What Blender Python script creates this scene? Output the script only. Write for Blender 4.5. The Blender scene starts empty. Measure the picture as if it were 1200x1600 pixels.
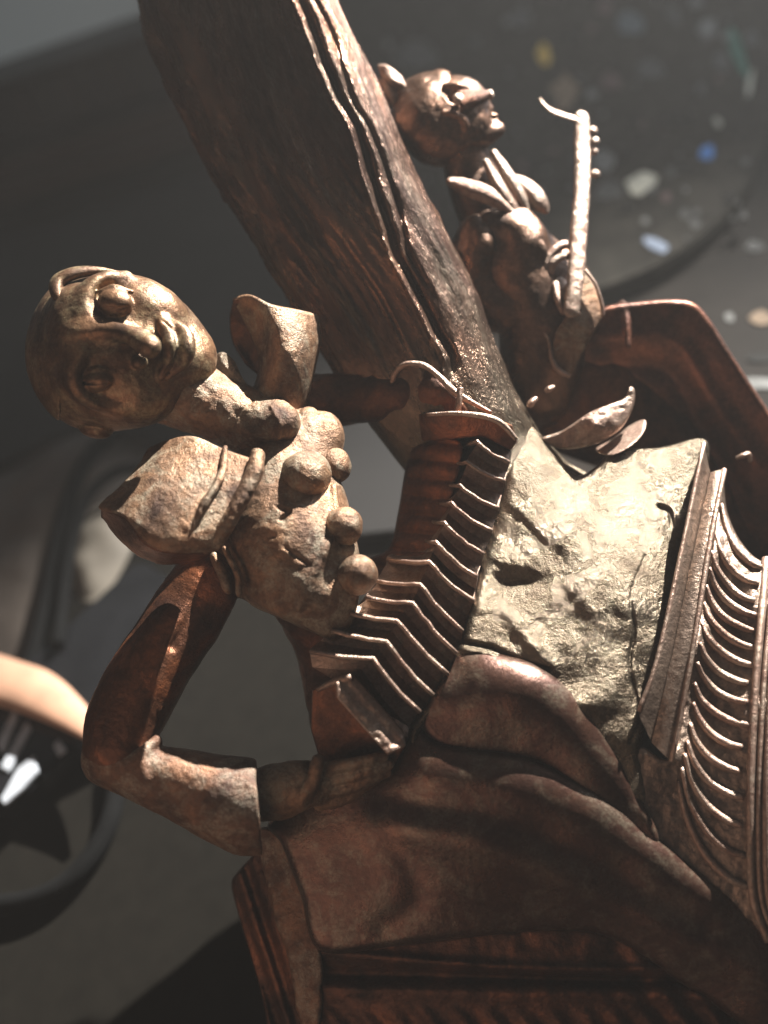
import bpy, math, random
import numpy as np
from mathutils import Matrix, Vector

random.seed(4)
rng = np.random.default_rng(4)
C = bpy.context.scene.collection
scene = bpy.context.scene

# ------------------------------------------------------------------ camera, sky, sun
U = 0.0002                      # metres per modelling unit (0.2 mm)
FOC = 1700.0                    # camera distance to the plane z = 0, in units
UPV = np.array([-0.32, 0.63, 0.707]); UPV /= np.linalg.norm(UPV)
XA = np.array([1.0, 0, 0]) - UPV * UPV[0]; XA /= np.linalg.norm(XA)
YA = np.cross(UPV, XA)
RW = np.array([XA, YA, UPV])    # camera-aligned axes -> world axes
TABLE = -560.0                  # height of the table top below the origin, in units
OFF = np.array([0, 0, -TABLE * U])

def toW(c):                     # camera-aligned coordinates (units) -> world metres
    return np.asarray(c, float) @ RW.T * U + OFF

def P2C(p):                     # (px, py, z) of the photo raster + depth -> camera-aligned
    p = np.atleast_2d(np.asarray(p, float))
    s = (FOC - p[:, 2]) / FOC
    return np.stack([(p[:, 0] - 600) * s, (800 - p[:, 1]) * s, p[:, 2]], 1)

def P2W(p):
    return toW(P2C(p))

cam_d = bpy.data.cameras.new('camera'); cam = bpy.data.objects.new('camera', cam_d); C.objects.link(cam)
M = Matrix([[*RW[0], 0], [*RW[1], 0], [*RW[2], 0], [0, 0, 0, 1]])
cam.matrix_world = Matrix.Translation(Vector(toW([0, 0, FOC]))) @ M
cam_d.sensor_fit = 'VERTICAL'; cam_d.sensor_height = 36.0; cam_d.lens = 36.0 * FOC / 1600.0
cam_d.clip_start = 0.01; cam_d.clip_end = 60
cam_d.dof.use_dof = True
cam_d.dof.focus_distance = (FOC - 45) * U
cam_d.dof.aperture_fstop = cam_d.lens / (46 * U * 1000)
scene.camera = cam

SUN_CAM = np.array([0.36, 0.90, -0.03]); SUN_CAM /= np.linalg.norm(SUN_CAM)
sw = RW @ SUN_CAM
w = bpy.data.worlds.new("World"); scene.world = w; w.use_nodes = True
bg = w.node_tree.nodes['Background']                       # dim room
bg.inputs[0].default_value = (0.80, 0.88, 1.0, 1); bg.inputs[1].default_value = 0.03
def lamp(name, kind, at_, to, energy, col, **kw):
    l = bpy.data.lights.new(name, kind); l.energy = energy; l.color = col
    for k_, v_ in kw.items(): setattr(l, k_, v_)
    o = bpy.data.objects.new(name, l); C.objects.link(o); o.location = at_
    o.rotation_euler = (Vector(at_) - Vector(to)).to_track_quat('Z', 'Y').to_euler(); return o
aim = toW([40, 60, 0])
lamp('sunbeam', 'SPOT', aim + sw * 3.0, aim, 2900, (1, 0.97, 0.92), spot_size=math.radians(10.5), spot_blend=0.8, shadow_soft_size=0.014)
# soft cool light of the window behind and above, warm dim bounce from the room on the left
lamp('window_glow', 'AREA', toW([2600, 3600, -900]), aim, 3.0, (0.78, 0.88, 1.0), size=0.5)
lamp('room_bounce', 'AREA', toW([-2600, -2400, 2600]), aim, 2.0, (1.0, 0.66, 0.48), size=0.7)
scene.view_settings.view_transform = 'Standard'; scene.view_settings.look = 'None'
scene.view_settings.exposure = 0.0; scene.view_settings.gamma = 1

# ------------------------------------------------------------------ noise
def vnoise(P, scale, seed=0):
    Q = P / scale + seed * 17.31
    I = np.floor(Q).astype(np.int64); F = Q - I; F = F * F * (3 - 2 * F)
    def hsh(i, j, k):
        n = (i * 73856093) ^ (j * 19349663) ^ (k * 83492791) ^ (seed * 2654435)
        n = (n ^ (n >> 13)) * 1274126177
        return ((n ^ (n >> 16)) & 0xffff) / 65535.0
    out = 0
    for a in (0, 1):
        wa = F[:, 0] if a else 1 - F[:, 0]
        for b in (0, 1):
            wb = F[:, 1] if b else 1 - F[:, 1]
            for c in (0, 1):
                wc = F[:, 2] if c else 1 - F[:, 2]
                out = out + wa * wb * wc * hsh(I[:, 0] + a, I[:, 1] + b, I[:, 2] + c)
    return out * 2 - 1

def fbm(P, scale, seed=0, o=3):
    return sum(vnoise(P, scale / 2 ** i, seed + i) / 2 ** i for i in range(o))

# ------------------------------------------------------------------ signed distance kit
def smin(a, b, k):
    h = np.clip(0.5 + 0.5 * (b - a) / k, 0, 1)
    return b * (1 - h) + a * h - k * h * (1 - h)
def smax(a, b, k): return -smin(-a, -b, k)

def spline(pts, n=8):
    p = np.asarray(pts, float)
    if len(p) < 3:
        t = np.linspace(0, 1, n + 1)[:, None]; return p[0] * (1 - t) + p[1] * t
    q = np.vstack([2 * p[0] - p[1], p, 2 * p[-1] - p[-2]]); out = []
    for i in range(1, len(q) - 2):
        for t in np.linspace(0, 1, n, endpoint=False):
            a, b, c, d = q[i - 1], q[i], q[i + 1], q[i + 2]
            out.append(0.5 * (2 * b + (c - a) * t + (2 * a - 5 * b + 4 * c - d) * t * t + (3 * b - a - 3 * c + d) * t ** 3))
    out.append(p[-1]); return np.array(out)

class S:                                   # a shape: f(points) and bounds
    def __init__(s, f, lo, hi): s.f, s.lo, s.hi = f, np.array(lo, float), np.array(hi, float)
    def u(s, o, k=6): return S(lambda P: smin(s.f(P), o.f(P), k), np.minimum(s.lo, o.lo), np.maximum(s.hi, o.hi))
    def cut(s, o, k=4): return S(lambda P: smax(s.f(P), -o.f(P), k), s.lo, s.hi)
    def isect(s, g, k=4): return S(lambda P: smax(s.f(P), g(P), k), s.lo, s.hi)
    def disp(s, g): return S(lambda P: s.f(P) + g(P), s.lo - 4, s.hi + 4)

def tube(pts, n=6, fz=1.0):
    sp = spline(pts, n); r = sp[:, 3]; c = sp[:, :3]
    def f(P):
        best = np.full(len(P), 1e9)
        for i in range(len(c) - 1):
            a, b = c[i], c[i + 1]; ab = (b - a) * [1, 1, 1 / fz]; pa = (P - a) * [1, 1, 1 / fz]
            t = np.clip(pa @ ab / max(ab @ ab, 1e-6), 0, 1)
            d = np.linalg.norm(pa - t[:, None] * ab, axis=1) - (r[i] * (1 - t) + r[i + 1] * t)
            best = np.minimum(best, d)
        return best * min(1, fz)
    m = np.array([r.max(), r.max(), r.max() * fz])
    return S(f, c.min(0) - m, c.max(0) + m)

def ell(c, r, ang=0):
    c = np.array(c, float); r = np.array(r, float); ca, sa = math.cos(math.radians(ang)), math.sin(math.radians(ang))
    def f(P):
        q = P - c; x = q[:, 0] * ca + q[:, 1] * sa; y = -q[:, 0] * sa + q[:, 1] * ca
        q = np.stack([x, y, q[:, 2]], 1)
        k0 = np.linalg.norm(q / r, axis=1); k1 = np.linalg.norm(q / (r * r), axis=1) + 1e-9
        return k0 * (k0 - 1) / k1
    m = np.array([max(r[0], r[1])] * 2 + [r[2]])
    return S(f, c - m, c + m)

def polyd(P, poly):
    poly = np.asarray(poly, float); x, y = P[:, 0], P[:, 1]; d = np.full(len(P), 1e18); s = np.ones(len(P))
    n = len(poly)
    for i in range(n):
        a, b = poly[i], poly[i - 1]; e = b - a; wx, wy = x - a[0], y - a[1]
        t = np.clip((wx * e[0] + wy * e[1]) / (e @ e + 1e-9), 0, 1)
        d = np.minimum(d, (wx - e[0] * t) ** 2 + (wy - e[1] * t) ** 2)
        c1 = y >= a[1]; c2 = y < b[1]; c3 = e[0] * wy > e[1] * wx
        s = np.where((c1 & c2 & c3) | (~c1 & ~c2 & ~c3), -s, s)
    return s * np.sqrt(d)

def closed(pts, n=6):
    p = [np.array(q, float) for q in pts]; out = []; L = len(p)
    for i in range(L):
        a, b, c, d = p[i - 1], p[i], p[(i + 1) % L], p[(i + 2) % L]
        for t in np.linspace(0, 1, n, endpoint=False):
            out.append(0.5 * (2 * b + (c - a) * t + (2 * a - 5 * b + 4 * c - d) * t * t + (3 * b - a - 3 * c + d) * t ** 3))
    return np.array(out)

def linedist(P, pts, n=6):
    sp = spline([q[:2] for q in pts], n); d = np.full(len(P), 1e18)
    for i in range(len(sp) - 1):
        a, b = sp[i], sp[i + 1]; e = b - a; wx, wy = P[:, 0] - a[0], P[:, 1] - a[1]
        t = np.clip((wx * e[0] + wy * e[1]) / (e @ e + 1e-9), 0, 1)
        d = np.minimum(d, (wx - e[0] * t) ** 2 + (wy - e[1] * t) ** 2)
    return np.sqrt(d)

class TPS:
    def __init__(s, pts, lam=2.0):
        p = np.asarray(pts, float); s.c = p[:, :2] / 100; n = len(p)
        D = np.linalg.norm(s.c[:, None] - s.c[None], axis=2); K = np.where(D > 0, D * D * np.log(D + 1e-12), 0) + np.eye(n) * lam * 0.01
        Q = np.hstack([np.ones((n, 1)), s.c]); A = np.block([[K, Q], [Q.T, np.zeros((3, 3))]])
        s.w = np.linalg.solve(A, np.concatenate([p[:, 2], np.zeros(3)]))
    def __call__(s, P):
        q = P[:, :2] / 100; out = s.w[-3] + q @ s.w[-2:]
        for i in range(len(s.c)):
            d2 = (q[:, 0] - s.c[i, 0]) ** 2 + (q[:, 1] - s.c[i, 1]) ** 2
            out = out + s.w[i] * 0.5 * d2 * np.log(d2 + 1e-12)
        return out

def relief(poly, pts, thick, rnd=10, slope=0.75, extra=None, zr=None, crisp=False, lam=2.0):
    poly = np.array(poly, float) if crisp else closed(poly); h = TPS(pts, lam)
    zs = [p[2] for p in pts]
    def f(P):
        H = h(P)
        if extra is not None: H = H + extra(P)
        return smax(smax((P[:, 2] - H) * slope, (H - thick - P[:, 2]) * slope, 2), polyd(P, poly), rnd)
    zr = zr or (min(zs) - thick - 60, max(zs) + 60)
    return S(f, [*poly.min(0), zr[0]], [*poly.max(0), zr[1]])

def nets(sh, h):                            # surface nets over a grid, evaluated only near the surface
    lo, hi = sh.lo - 3 * h, sh.hi + 3 * h; B = 12
    nb = np.ceil((hi - lo) / h / B).astype(int) + 1; n = nb * B
    V = np.empty(tuple(n), np.float32)
    bc = np.stack(np.meshgrid(*[lo[a] + (np.arange(nb[a]) * B + B / 2) * h for a in range(3)], indexing='ij'), -1).reshape(-1, 3)
    fc = sh.f(bc); rad = B * h * 0.87 * 1.5
    V.reshape(nb[0], B, nb[1], B, nb[2], B)[...] = np.where(fc < 0, -1e3, 1e3).astype(np.float32).reshape(nb)[:, None, :, None, :, None]
    act = np.nonzero(np.abs(fc) < rad)[0]
    b = 3; so_ = np.stack(np.meshgrid(*[np.arange(0, B, b)] * 3, indexing='ij'), -1).reshape(-1, 3)
    off = np.stack(np.meshgrid(*[np.arange(b)] * 3, indexing='ij'), -1).reshape(-1, 3)
    for s in range(0, len(act), 600):
        a = act[s:s + 600]; bi = np.stack(np.unravel_index(a, nb), 1) * B
        sb = (bi[:, None] + so_[None]).reshape(-1, 3)
        fs = sh.f(lo + (sb + (b - 1) / 2) * h)
        fill = np.where(fs < 0, -1e3, 1e3); gg = (sb[:, None] + off[None])
        V[gg[..., 0], gg[..., 1], gg[..., 2]] = fill[:, None]
        k = np.abs(fs) < b * h * 0.87 * 1.45
        g = gg[k].reshape(-1, 3)
        if len(g): V[g[:, 0], g[:, 1], g[:, 2]] = sh.f(lo + g * h)
    sg = V < 0
    mixed = np.zeros(tuple(n - 1), bool); s0 = sg[:-1, :-1, :-1]
    cs = [(i, j, k) for i in (0, 1) for j in (0, 1) for k in (0, 1)]
    sl_ = lambda i, j, k: (slice(i, n[0] - 1 + i), slice(j, n[1] - 1 + j), slice(k, n[2] - 1 + k))
    for c in cs[1:]: mixed |= sg[sl_(*c)] != s0
    cells = np.argwhere(mixed)
    idx = np.full(tuple(n - 1), -1, np.int32); idx[mixed] = np.arange(len(cells))
    vals = np.stack([V[cells[:, 0] + c[0], cells[:, 1] + c[1], cells[:, 2] + c[2]] for c in cs], 1).astype(float)
    acc = np.zeros((len(cells), 3)); cnt = np.zeros(len(cells))
    for a in range(8):
        for ax in range(3):
            if cs[a][ax] == 0:
                c2 = list(cs[a]); c2[ax] = 1; b = cs.index(tuple(c2))
                va, vb = vals[:, a], vals[:, b]; m = (va < 0) != (vb < 0)
                t = np.where(m, va / np.where(va == vb, 1, va - vb), 0)
                p = np.array(cs[a], float)[None] + np.eye(3)[ax][None] * t[:, None]
                acc += p * m[:, None]; cnt += m
    v = (cells + acc / cnt[:, None]) * h + lo
    quads = []
    for ax in range(3):
        o1, o2 = (ax + 1) % 3, (ax + 2) % 3
        A = np.take(sg, range(n[ax] - 1), ax); Bq = np.take(sg, range(1, n[ax]), ax)
        e = np.argwhere(A != Bq); e = e[(e[:, o1] > 0) & (e[:, o2] > 0) & (e[:, o1] < n[o1] - 1) & (e[:, o2] < n[o2] - 1)]
        fl = A[e[:, 0], e[:, 1], e[:, 2]]
        d1 = np.eye(3, dtype=int)[o1]; d2 = np.eye(3, dtype=int)[o2]
        q = np.stack([idx[tuple(x.T)] for x in (e, e - d1, e - d1 - d2, e - d2)], 1)
        q[~fl] = q[~fl][:, ::-1]
        quads.append(q)
    q = np.vstack(quads); q = q[(q >= 0).all(1)]
    return v, q

# ------------------------------------------------------------------ objects
def mesh_from(name, v, faces, mat, smooth=True):
    me = bpy.data.meshes.new(name)
    me.from_pydata([tuple(x) for x in v], [], faces if isinstance(faces, list) else faces.tolist())
    me.materials.append(mat)
    if smooth: me.shade_smooth()
    me.update(); return me

def link(name, me, parent=None, loc=None):
    o = bpy.data.objects.new(name, me); C.objects.link(o)
    if parent is not None: o.parent = parent
    if loc is not None: o.location = loc
    return o

def root_of(o):
    t = Vector((0, 0, 0))
    while o is not None: t += o.location; o = o.parent
    return np.array(t)

def thing(name, label, cat, px, group=None):
    o = bpy.data.objects.new(name, None); C.objects.link(o); o.empty_display_size = 0.005
    o.location = P2W(px)[0]; o['label'] = label; o['category'] = cat
    if group: o['group'] = group
    return o

def tag(o, label=None, cat=None, kind=None, group=None):
    if label: o['label'] = label
    if cat: o['category'] = cat
    if kind: o['kind'] = kind
    if group: o['group'] = group
    return o

def clay(name, sh, mat, parent, h=2.2, label=None, attr=None, tone=None):
    v, q = nets(sh, h)
    w_ = P2W(v) - root_of(parent)
    o = link(name, mesh_from(name, w_, q[:, ::-1], mat), parent)
    if attr is not None:
        at_ = o.data.attributes.new('grain', 'FLOAT_VECTOR', 'POINT'); at_.data.foreach_set('vector', attr(v).astype(np.float32).ravel())
    if tone is not None:
        at_ = o.data.attributes.new('tone', 'FLOAT', 'POINT'); at_.data.foreach_set('value', tone(v).astype(np.float32))
    if label: o['label'] = label
    return o

def grid_patch(ctrl, nu=10, nv=10):          # Catmull-Rom net of (px,py,z) rows
    rows = [spline(r, nu) for r in ctrl]; cols = [spline([r[i] for r in rows], nv) for i in range(len(rows[0]))]
    return np.array(cols).transpose(1, 0, 2)  # [v][u][3]

def sheet(name, ctrl, mat, parent, thick=7, nu=10, nv=10, bump=0.8, seed=1, label=None, wave=None):
    g = grid_patch(ctrl, nu, nv)
    if wave is not None: g = wave(g)
    du = np.gradient(g, axis=1); dv = np.gradient(g, axis=0)
    N = np.cross(du, dv); N /= np.linalg.norm(N, axis=2, keepdims=True) + 1e-9
    H, Wd = g.shape[:2]
    nz = fbm(g.reshape(-1, 3), 14, seed).reshape(H, Wd, 1) * bump
    a = g + N * (thick / 2 + nz); b = g - N * (thick / 2)
    # rounded rim ring: pull an extra loop outward
    v = np.vstack([a.reshape(-1, 3), b.reshape(-1, 3)]); n1 = H * Wd; F = []
    for i in range(H - 1):
        for j in range(Wd - 1):
            k = i * Wd + j
            F.append((k, k + 1, k + Wd + 1, k + Wd)); F.append((n1 + k, n1 + k + Wd, n1 + k + Wd + 1, n1 + k + 1))
    rim = [(0, j) for j in range(Wd)] + [(i, Wd - 1) for i in range(1, H)] + [(H - 1, j) for j in range(Wd - 2, -1, -1)] + [(i, 0) for i in range(H - 2, 0, -1)]
    cen = g.mean((0, 1)); base = len(v); ex = []
    for (i, j) in rim:
        o_ = np.zeros(3)
        if i == 0: o_ -= dv[i, j] / (np.linalg.norm(dv[i, j]) + 1e-9)
        if i == H - 1: o_ += dv[i, j] / (np.linalg.norm(dv[i, j]) + 1e-9)
        if j == 0: o_ -= du[i, j] / (np.linalg.norm(du[i, j]) + 1e-9)
        if j == Wd - 1: o_ += du[i, j] / (np.linalg.norm(du[i, j]) + 1e-9)
        ex.append(g[i, j] + o_ / (np.linalg.norm(o_) + 1e-9) * thick * 0.45)
    v = np.vstack([v, ex]); L = len(rim)
    for k in range(L):
        i, j = rim[k]; i2, j2 = rim[(k + 1) % L]; p, q_ = i * Wd + j, i2 * Wd + j2; e, e2 = base + k, base + (k + 1) % L
        F.append((p, e, e2, q_)); F.append((n1 + p, n1 + q_, e2, e))
    import bmesh
    me = mesh_from(name, P2W(v) - root_of(parent), F, mat)
    bm = bmesh.new(); bm.from_mesh(me); bmesh.ops.recalc_face_normals(bm, faces=bm.faces); bm.to_mesh(me); bm.free()
    o = link(name, me, parent)
    if label: o['label'] = label
    return o

def tube_mesh(pts, r, sides=10, cap=True, n=6, flat=1.0, wp=False):
    """swept tube; pts rows (x,y,z[,r]) in world (wp) or raster space -> verts (world), faces"""
    p = np.asarray(pts, float)
    if p.shape[1] == 3: p = np.hstack([p, np.full((len(p), 1), r)])
    sp = spline(p, n); c = sp[:, :3]; rr = sp[:, 3]
    if not wp: c = P2C(c)
    T = np.gradient(c, axis=0); T /= np.linalg.norm(T, axis=1, keepdims=True) + 1e-12
    a = np.cross(T[0], [0.3, 0.2, 1.0]); a /= np.linalg.norm(a); V = []
    for i in range(len(c)):
        a = a - T[i] * (a @ T[i]); a /= np.linalg.norm(a); b = np.cross(T[i], a)
        for k in range(sides):
            th = 2 * math.pi * k / sides
            V.append(c[i] + rr[i] * (a * math.cos(th) + b * math.sin(th) * flat))
    F = []
    for i in range(len(c) - 1):
        for k in range(sides):
            k2 = (k + 1) % sides
            F.append((i * sides + k, i * sides + k2, (i + 1) * sides + k2, (i + 1) * sides + k))
    if cap:
        F.append(tuple(range(sides))[::-1]); F.append(tuple((len(c) - 1) * sides + k for k in range(sides)))
    V = np.array(V)
    return (V if wp else toW(V)), F

def sweep(name, pts, r, mat, parent=None, sides=10, n=6, flat=1.0, wp=False, label=None):
    v, F = tube_mesh(pts, r, sides, True, n, flat, wp)
    o = link(name, mesh_from(name, v - (root_of(parent) if parent else 0), F, mat), parent)
    if label: o['label'] = label
    return o

# ------------------------------------------------------------------ materials
def newmat(name):
    m = bpy.data.materials.new(name); m.use_nodes = True
    nt = m.node_tree; return m, nt, nt.nodes['Principled BSDF']

def bronze(name, cols, metal=0.75, rough=(0.28, 0.55), bump=0.5, grain=1.0, patina=None, stretch=(1, 1, 1), rot=0, dist=0.55, grain_attr=False):
    """cols: dark brown, mid brown, copper; patina: colour of the dusty verdigris film"""
    m, nt, bs = newmat(name); N = nt.nodes.new; L = nt.links.new
    tc = N('ShaderNodeTexCoord'); mp = N('ShaderNodeMapping'); L(tc.outputs['Object'], mp.inputs[0])
    k = 1 / U / 100.0
    if grain_attr:
        ga = N('ShaderNodeAttribute'); ga.attribute_name = 'grain'; k = 1.0; L(ga.outputs['Vector'], mp.inputs[0])
    mp.inputs['Scale'].default_value = (k * stretch[0], k * stretch[1], k * stretch[2]); mp.inputs['Rotation'].default_value = (0, 0, rot)
    def noise(sc, det=6, ro=0.6, di=0.0):
        n = N('ShaderNodeTexNoise'); n.inputs['Scale'].default_value = sc; n.inputs['Detail'].default_value = det
        n.inputs['Roughness'].default_value = ro; n.inputs['Distortion'].default_value = di; L(mp.outputs[0], n.inputs['Vector']); return n
    def ramp(src, st):
        r = N('ShaderNodeValToRGB'); L(src, r.inputs[0]); e = r.color_ramp.elements
        e[0].position, e[0].color = st[0][0], (*st[0][1], 1); e[1].position, e[1].color = st[-1][0], (*st[-1][1], 1)
        for p, c in st[1:-1]:
            x = e.new(p); x.color = (*c, 1)
        return r
    n1 = noise(1.3, 8, 0.62, 0.4); r1 = ramp(n1.outputs[0], [(0.32, cols[0]), (0.5, cols[1]), (0.70, cols[2])])
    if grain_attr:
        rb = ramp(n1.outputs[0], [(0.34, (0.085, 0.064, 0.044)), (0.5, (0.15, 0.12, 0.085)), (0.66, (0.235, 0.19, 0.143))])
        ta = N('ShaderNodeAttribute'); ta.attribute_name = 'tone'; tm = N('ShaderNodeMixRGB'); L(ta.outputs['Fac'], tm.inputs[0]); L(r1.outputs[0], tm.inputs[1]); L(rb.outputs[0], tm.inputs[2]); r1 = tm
    n2 = noise(14, 5, 0.7)
    mx = N('ShaderNodeMixRGB'); mx.blend_type = 'MULTIPLY'; mx.inputs[0].default_value = 0.55
    r2 = ramp(n2.outputs[0], [(0.3, (0.45, 0.42, 0.4)), (0.62, (1.25, 1.2, 1.15))])
    L(r1.outputs[0], mx.inputs[1]); L(r2.outputs[0], mx.inputs[2]); col = mx.outputs[0]
    if patina:
        n3 = noise(2.1, 9, 0.68, 0.8); n3.inputs['W'].default_value if False else None
        r3 = ramp(n3.outputs[0], [(0.47, (0, 0, 0)), (0.60, (1, 1, 1))])
        n4 = noise(22, 4, 0.7); r4 = ramp(n4.outputs[0], [(0.40, (0.25,) * 3), (0.62, (1, 1, 1))])
        pm = N('ShaderNodeMath'); pm.operation = 'MULTIPLY'; L(r3.outputs[0], pm.inputs[0]); L(r4.outputs[0], pm.inputs[1])
        m2 = N('ShaderNodeMath'); m2.operation = 'MULTIPLY'; L(pm.outputs[0], m2.inputs[0]); m2.inputs[1].default_value = patina[3]
        mp2 = N('ShaderNodeMixRGB'); L(m2.outputs[0], mp2.inputs[0]); L(col, mp2.inputs[1]); mp2.inputs[2].default_value = (*patina[:3], 1)
        col = mp2.outputs[0]
        mt = N('ShaderNodeMath'); mt.operation = 'MULTIPLY_ADD'; L(m2.outputs[0], mt.inputs[0]); mt.inputs[1].default_value = -metal * 0.8; mt.inputs[2].default_value = metal
        L(mt.outputs[0], bs.inputs['Metallic'])
    else: bs.inputs['Metallic'].default_value = metal
    L(col, bs.inputs['Base Color'])
    rr = N('ShaderNodeMapRange'); L(n1.outputs[0], rr.inputs[0]); rr.inputs[1].default_value = 0.3; rr.inputs[2].default_value = 0.7
    rr.inputs[3].default_value, rr.inputs[4].default_value = rough[1], rough[0]; L(rr.outputs[0], bs.inputs['Roughness'])
    nb = noise(9, 6, 0.65); nc = noise(46, 3, 0.6)
    ad = N('ShaderNodeMath'); ad.operation = 'MULTIPLY_ADD'; L(nc.outputs[0], ad.inputs[0]); ad.inputs[1].default_value = 0.32 * grain; L(nb.outputs[0], ad.inputs[2])
    bp = N('ShaderNodeBump'); bp.inputs['Strength'].default_value = bump; bp.inputs['Distance'].default_value = U * 6 * dist * 2
    L(ad.outputs[0], bp.inputs['Height']); L(bp.outputs[0], bs.inputs['Normal'])
    bs.inputs['Specular IOR Level'].default_value = 0.5
    return m

DK, MD, CU = (0.045, 0.022, 0.013), (0.14, 0.068, 0.036), (0.36, 0.15, 0.07)
M_body = bronze('bronze_warm', [DK, (0.19, 0.11, 0.065), (0.38, 0.215, 0.12)], 0.6, (0.34, 0.6), 0.6, patina=(0.40, 0.36, 0.26, 0.6))
M_face = bronze('bronze_face', [(0.05, 0.028, 0.018), (0.15, 0.082, 0.046), (0.36, 0.20, 0.11)], 0.65, (0.3, 0.5), 0.35, patina=(0.50, 0.42, 0.24, 0.4))
M_dark = bronze('bronze_dark', [(0.03, 0.015, 0.01), (0.09, 0.038, 0.022), (0.20, 0.075, 0.035)], 0.7, (0.3, 0.5), 0.45)  # on parts lying in shadow, the shade is put into this colour
M_arm = bronze('bronze_arm', [(0.05, 0.02, 0.012), (0.15, 0.06, 0.03), (0.38, 0.13, 0.055)], 0.65, (0.28, 0.5), 0.45)
M_cuff = bronze('bronze_cuff', [(0.06, 0.03, 0.02), (0.16, 0.08, 0.045), (0.3, 0.15, 0.08)], 0.4, (0.4, 0.6), 0.6, patina=(0.40, 0.36, 0.27, 0.5))
M_mound = bronze('bronze_mound', [(0.12, 0.095, 0.07), (0.23, 0.185, 0.14), (0.36, 0.29, 0.225)], 0.8, (0.22, 0.42), 0.9, 1.6, patina=(0.40, 0.36, 0.24, 0.5))
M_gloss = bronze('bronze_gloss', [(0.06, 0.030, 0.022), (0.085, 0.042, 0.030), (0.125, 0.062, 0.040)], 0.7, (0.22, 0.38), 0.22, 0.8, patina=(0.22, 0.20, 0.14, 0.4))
M_bark = bronze('bronze_bark', [(0.05, 0.03, 0.022), (0.15, 0.085, 0.06), (0.46, 0.22, 0.13)], 0.9, (0.2, 0.36), 0.6, 1.1, grain_attr=True, dist=0.7, patina=(0.34, 0.31, 0.22, 0.22))
M_rib = bronze('bronze_rib', [(0.20, 0.12, 0.09), (0.34, 0.23, 0.18), (0.5, 0.36, 0.28)], 0.7, (0.3, 0.5), 0.5, patina=(0.5, 0.46, 0.36, 0.4))
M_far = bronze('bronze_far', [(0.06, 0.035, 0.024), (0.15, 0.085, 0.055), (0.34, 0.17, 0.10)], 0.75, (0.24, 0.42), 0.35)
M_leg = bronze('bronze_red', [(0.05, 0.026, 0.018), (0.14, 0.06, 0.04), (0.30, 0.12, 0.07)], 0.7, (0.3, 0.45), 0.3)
M_mould = bronze('bronze_mould', [(0.16, 0.11, 0.085), (0.27, 0.20, 0.155), (0.40, 0.29, 0.22)], 0.75, (0.25, 0.45), 0.45)

def plain(name, col, rough=0.6, metal=0, bump=0.0, sc=30, var=0.25, coat=0):
    m, nt, bs = newmat(name); N = nt.nodes.new; L = nt.links.new
    tc = N('ShaderNodeTexCoord'); n = N('ShaderNodeTexNoise'); L(tc.outputs['Object'], n.inputs['Vector'])
    n.inputs['Scale'].default_value = sc; n.inputs['Detail'].default_value = 7
    r = N('ShaderNodeValToRGB'); L(n.outputs[0], r.inputs[0]); e = r.color_ramp.elements
    e[0].position, e[1].position = 0.3, 0.7
    e[0].color = (*[c * (1 - var) for c in col], 1); e[1].color = (*[c * (1 + var) for c in col], 1)
    L(r.outputs[0], bs.inputs['Base Color']); bs.inputs['Roughness'].default_value = rough; bs.inputs['Metallic'].default_value = metal
    bs.inputs['Coat Weight'].default_value = coat
    if bump:
        b = N('ShaderNodeBump'); b.inputs['Strength'].default_value = bump; b.inputs['Distance'].default_value = 0.0006
        L(n.outputs[0], b.inputs['Height']); L(b.outputs[0], bs.inputs['Normal'])
    return m

# ================================================================== LEFT PLAYER
player = thing('bronze_accordion_player', 'warm brown bronze clown with ball buttons and pointed collar, head tilted sideways over an accordion', 'figurine', (480, 1150, -80))

# head: one continuous surface
hd = ell((150, 549, -12), (108, 124, 116)).u(ell((218, 552, -4), (104, 106, 100), 8), 50)
hd = hd.u(ell((300, 562, 16), (38, 42, 38)), 34)                       # chin and jaw
hd = hd.u(ell((226, 472, 40), (56, 34, 44), 22), 26).u(ell((214, 628, 36), (56, 34, 44), -10), 28)   # cheeks
hd = hd.u(ell((112, 528, 60), (34, 78, 40)), 34)                        # forehead
hd = hd.cut(ell((178, 466, 112), (27, 15, 16), 8), 16).cut(ell((152, 594, 124), (27, 15, 18), -6), 16)   # eye sockets
hd = hd.u(tube([(196, 432, 54, 6), (166, 432, 70, 9), (142, 446, 80, 11), (130, 474, 86, 12), (136, 502, 94, 12)]), 22)  # brows
hd = hd.u(tube([(188, 640, 74, 5), (150, 632, 88, 9), (124, 612, 96, 12), (114, 582, 102, 12), (126, 548, 103, 11)]), 18)
hd = hd.u(tube([(124, 520, 98, 13), (160, 516, 106, 13), (200, 522, 120, 15), (230, 540, 134, 18)]), 16)                # nose
hd = hd.u(ell((236, 544, 134), (15, 17, 15)), 8).u(ell((222, 524, 116), (14, 11, 14)), 8).u(ell((218, 566, 112), (14, 12, 14)), 8)
hd = hd.u(ell((180, 471, 96), (27, 21, 17), 8), 9).u(ell((152, 594, 98), (24, 17, 17), -6), 5)                          # closed lids
hd = hd.cut(tube([(158, 478, 108, 2), (181, 483, 112, 2.4), (204, 480, 106, 2)]), 3).cut(tube([(130, 598, 102, 2), (154, 600, 115, 2.6), (176, 598, 108, 2)]), 3)
hd = hd.u(tube([(154, 456, 90, 3), (178, 449, 95, 5), (206, 456, 88, 4)]), 4).u(tube([(128, 584, 100, 3), (152, 577, 106, 5), (178, 582, 100, 4)]), 4)
hd = hd.u(tube([(252, 498, 82, 6), (262, 518, 98, 10), (266, 540, 108, 12), (264, 562, 102, 10), (252, 588, 88, 5)]), 8)  # lips
hd = hd.u(tube([(262, 500, 80, 5), (286, 520, 92, 12), (292, 544, 100, 14), (286, 566, 94, 12), (264, 590, 84, 4)]), 8)
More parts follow.
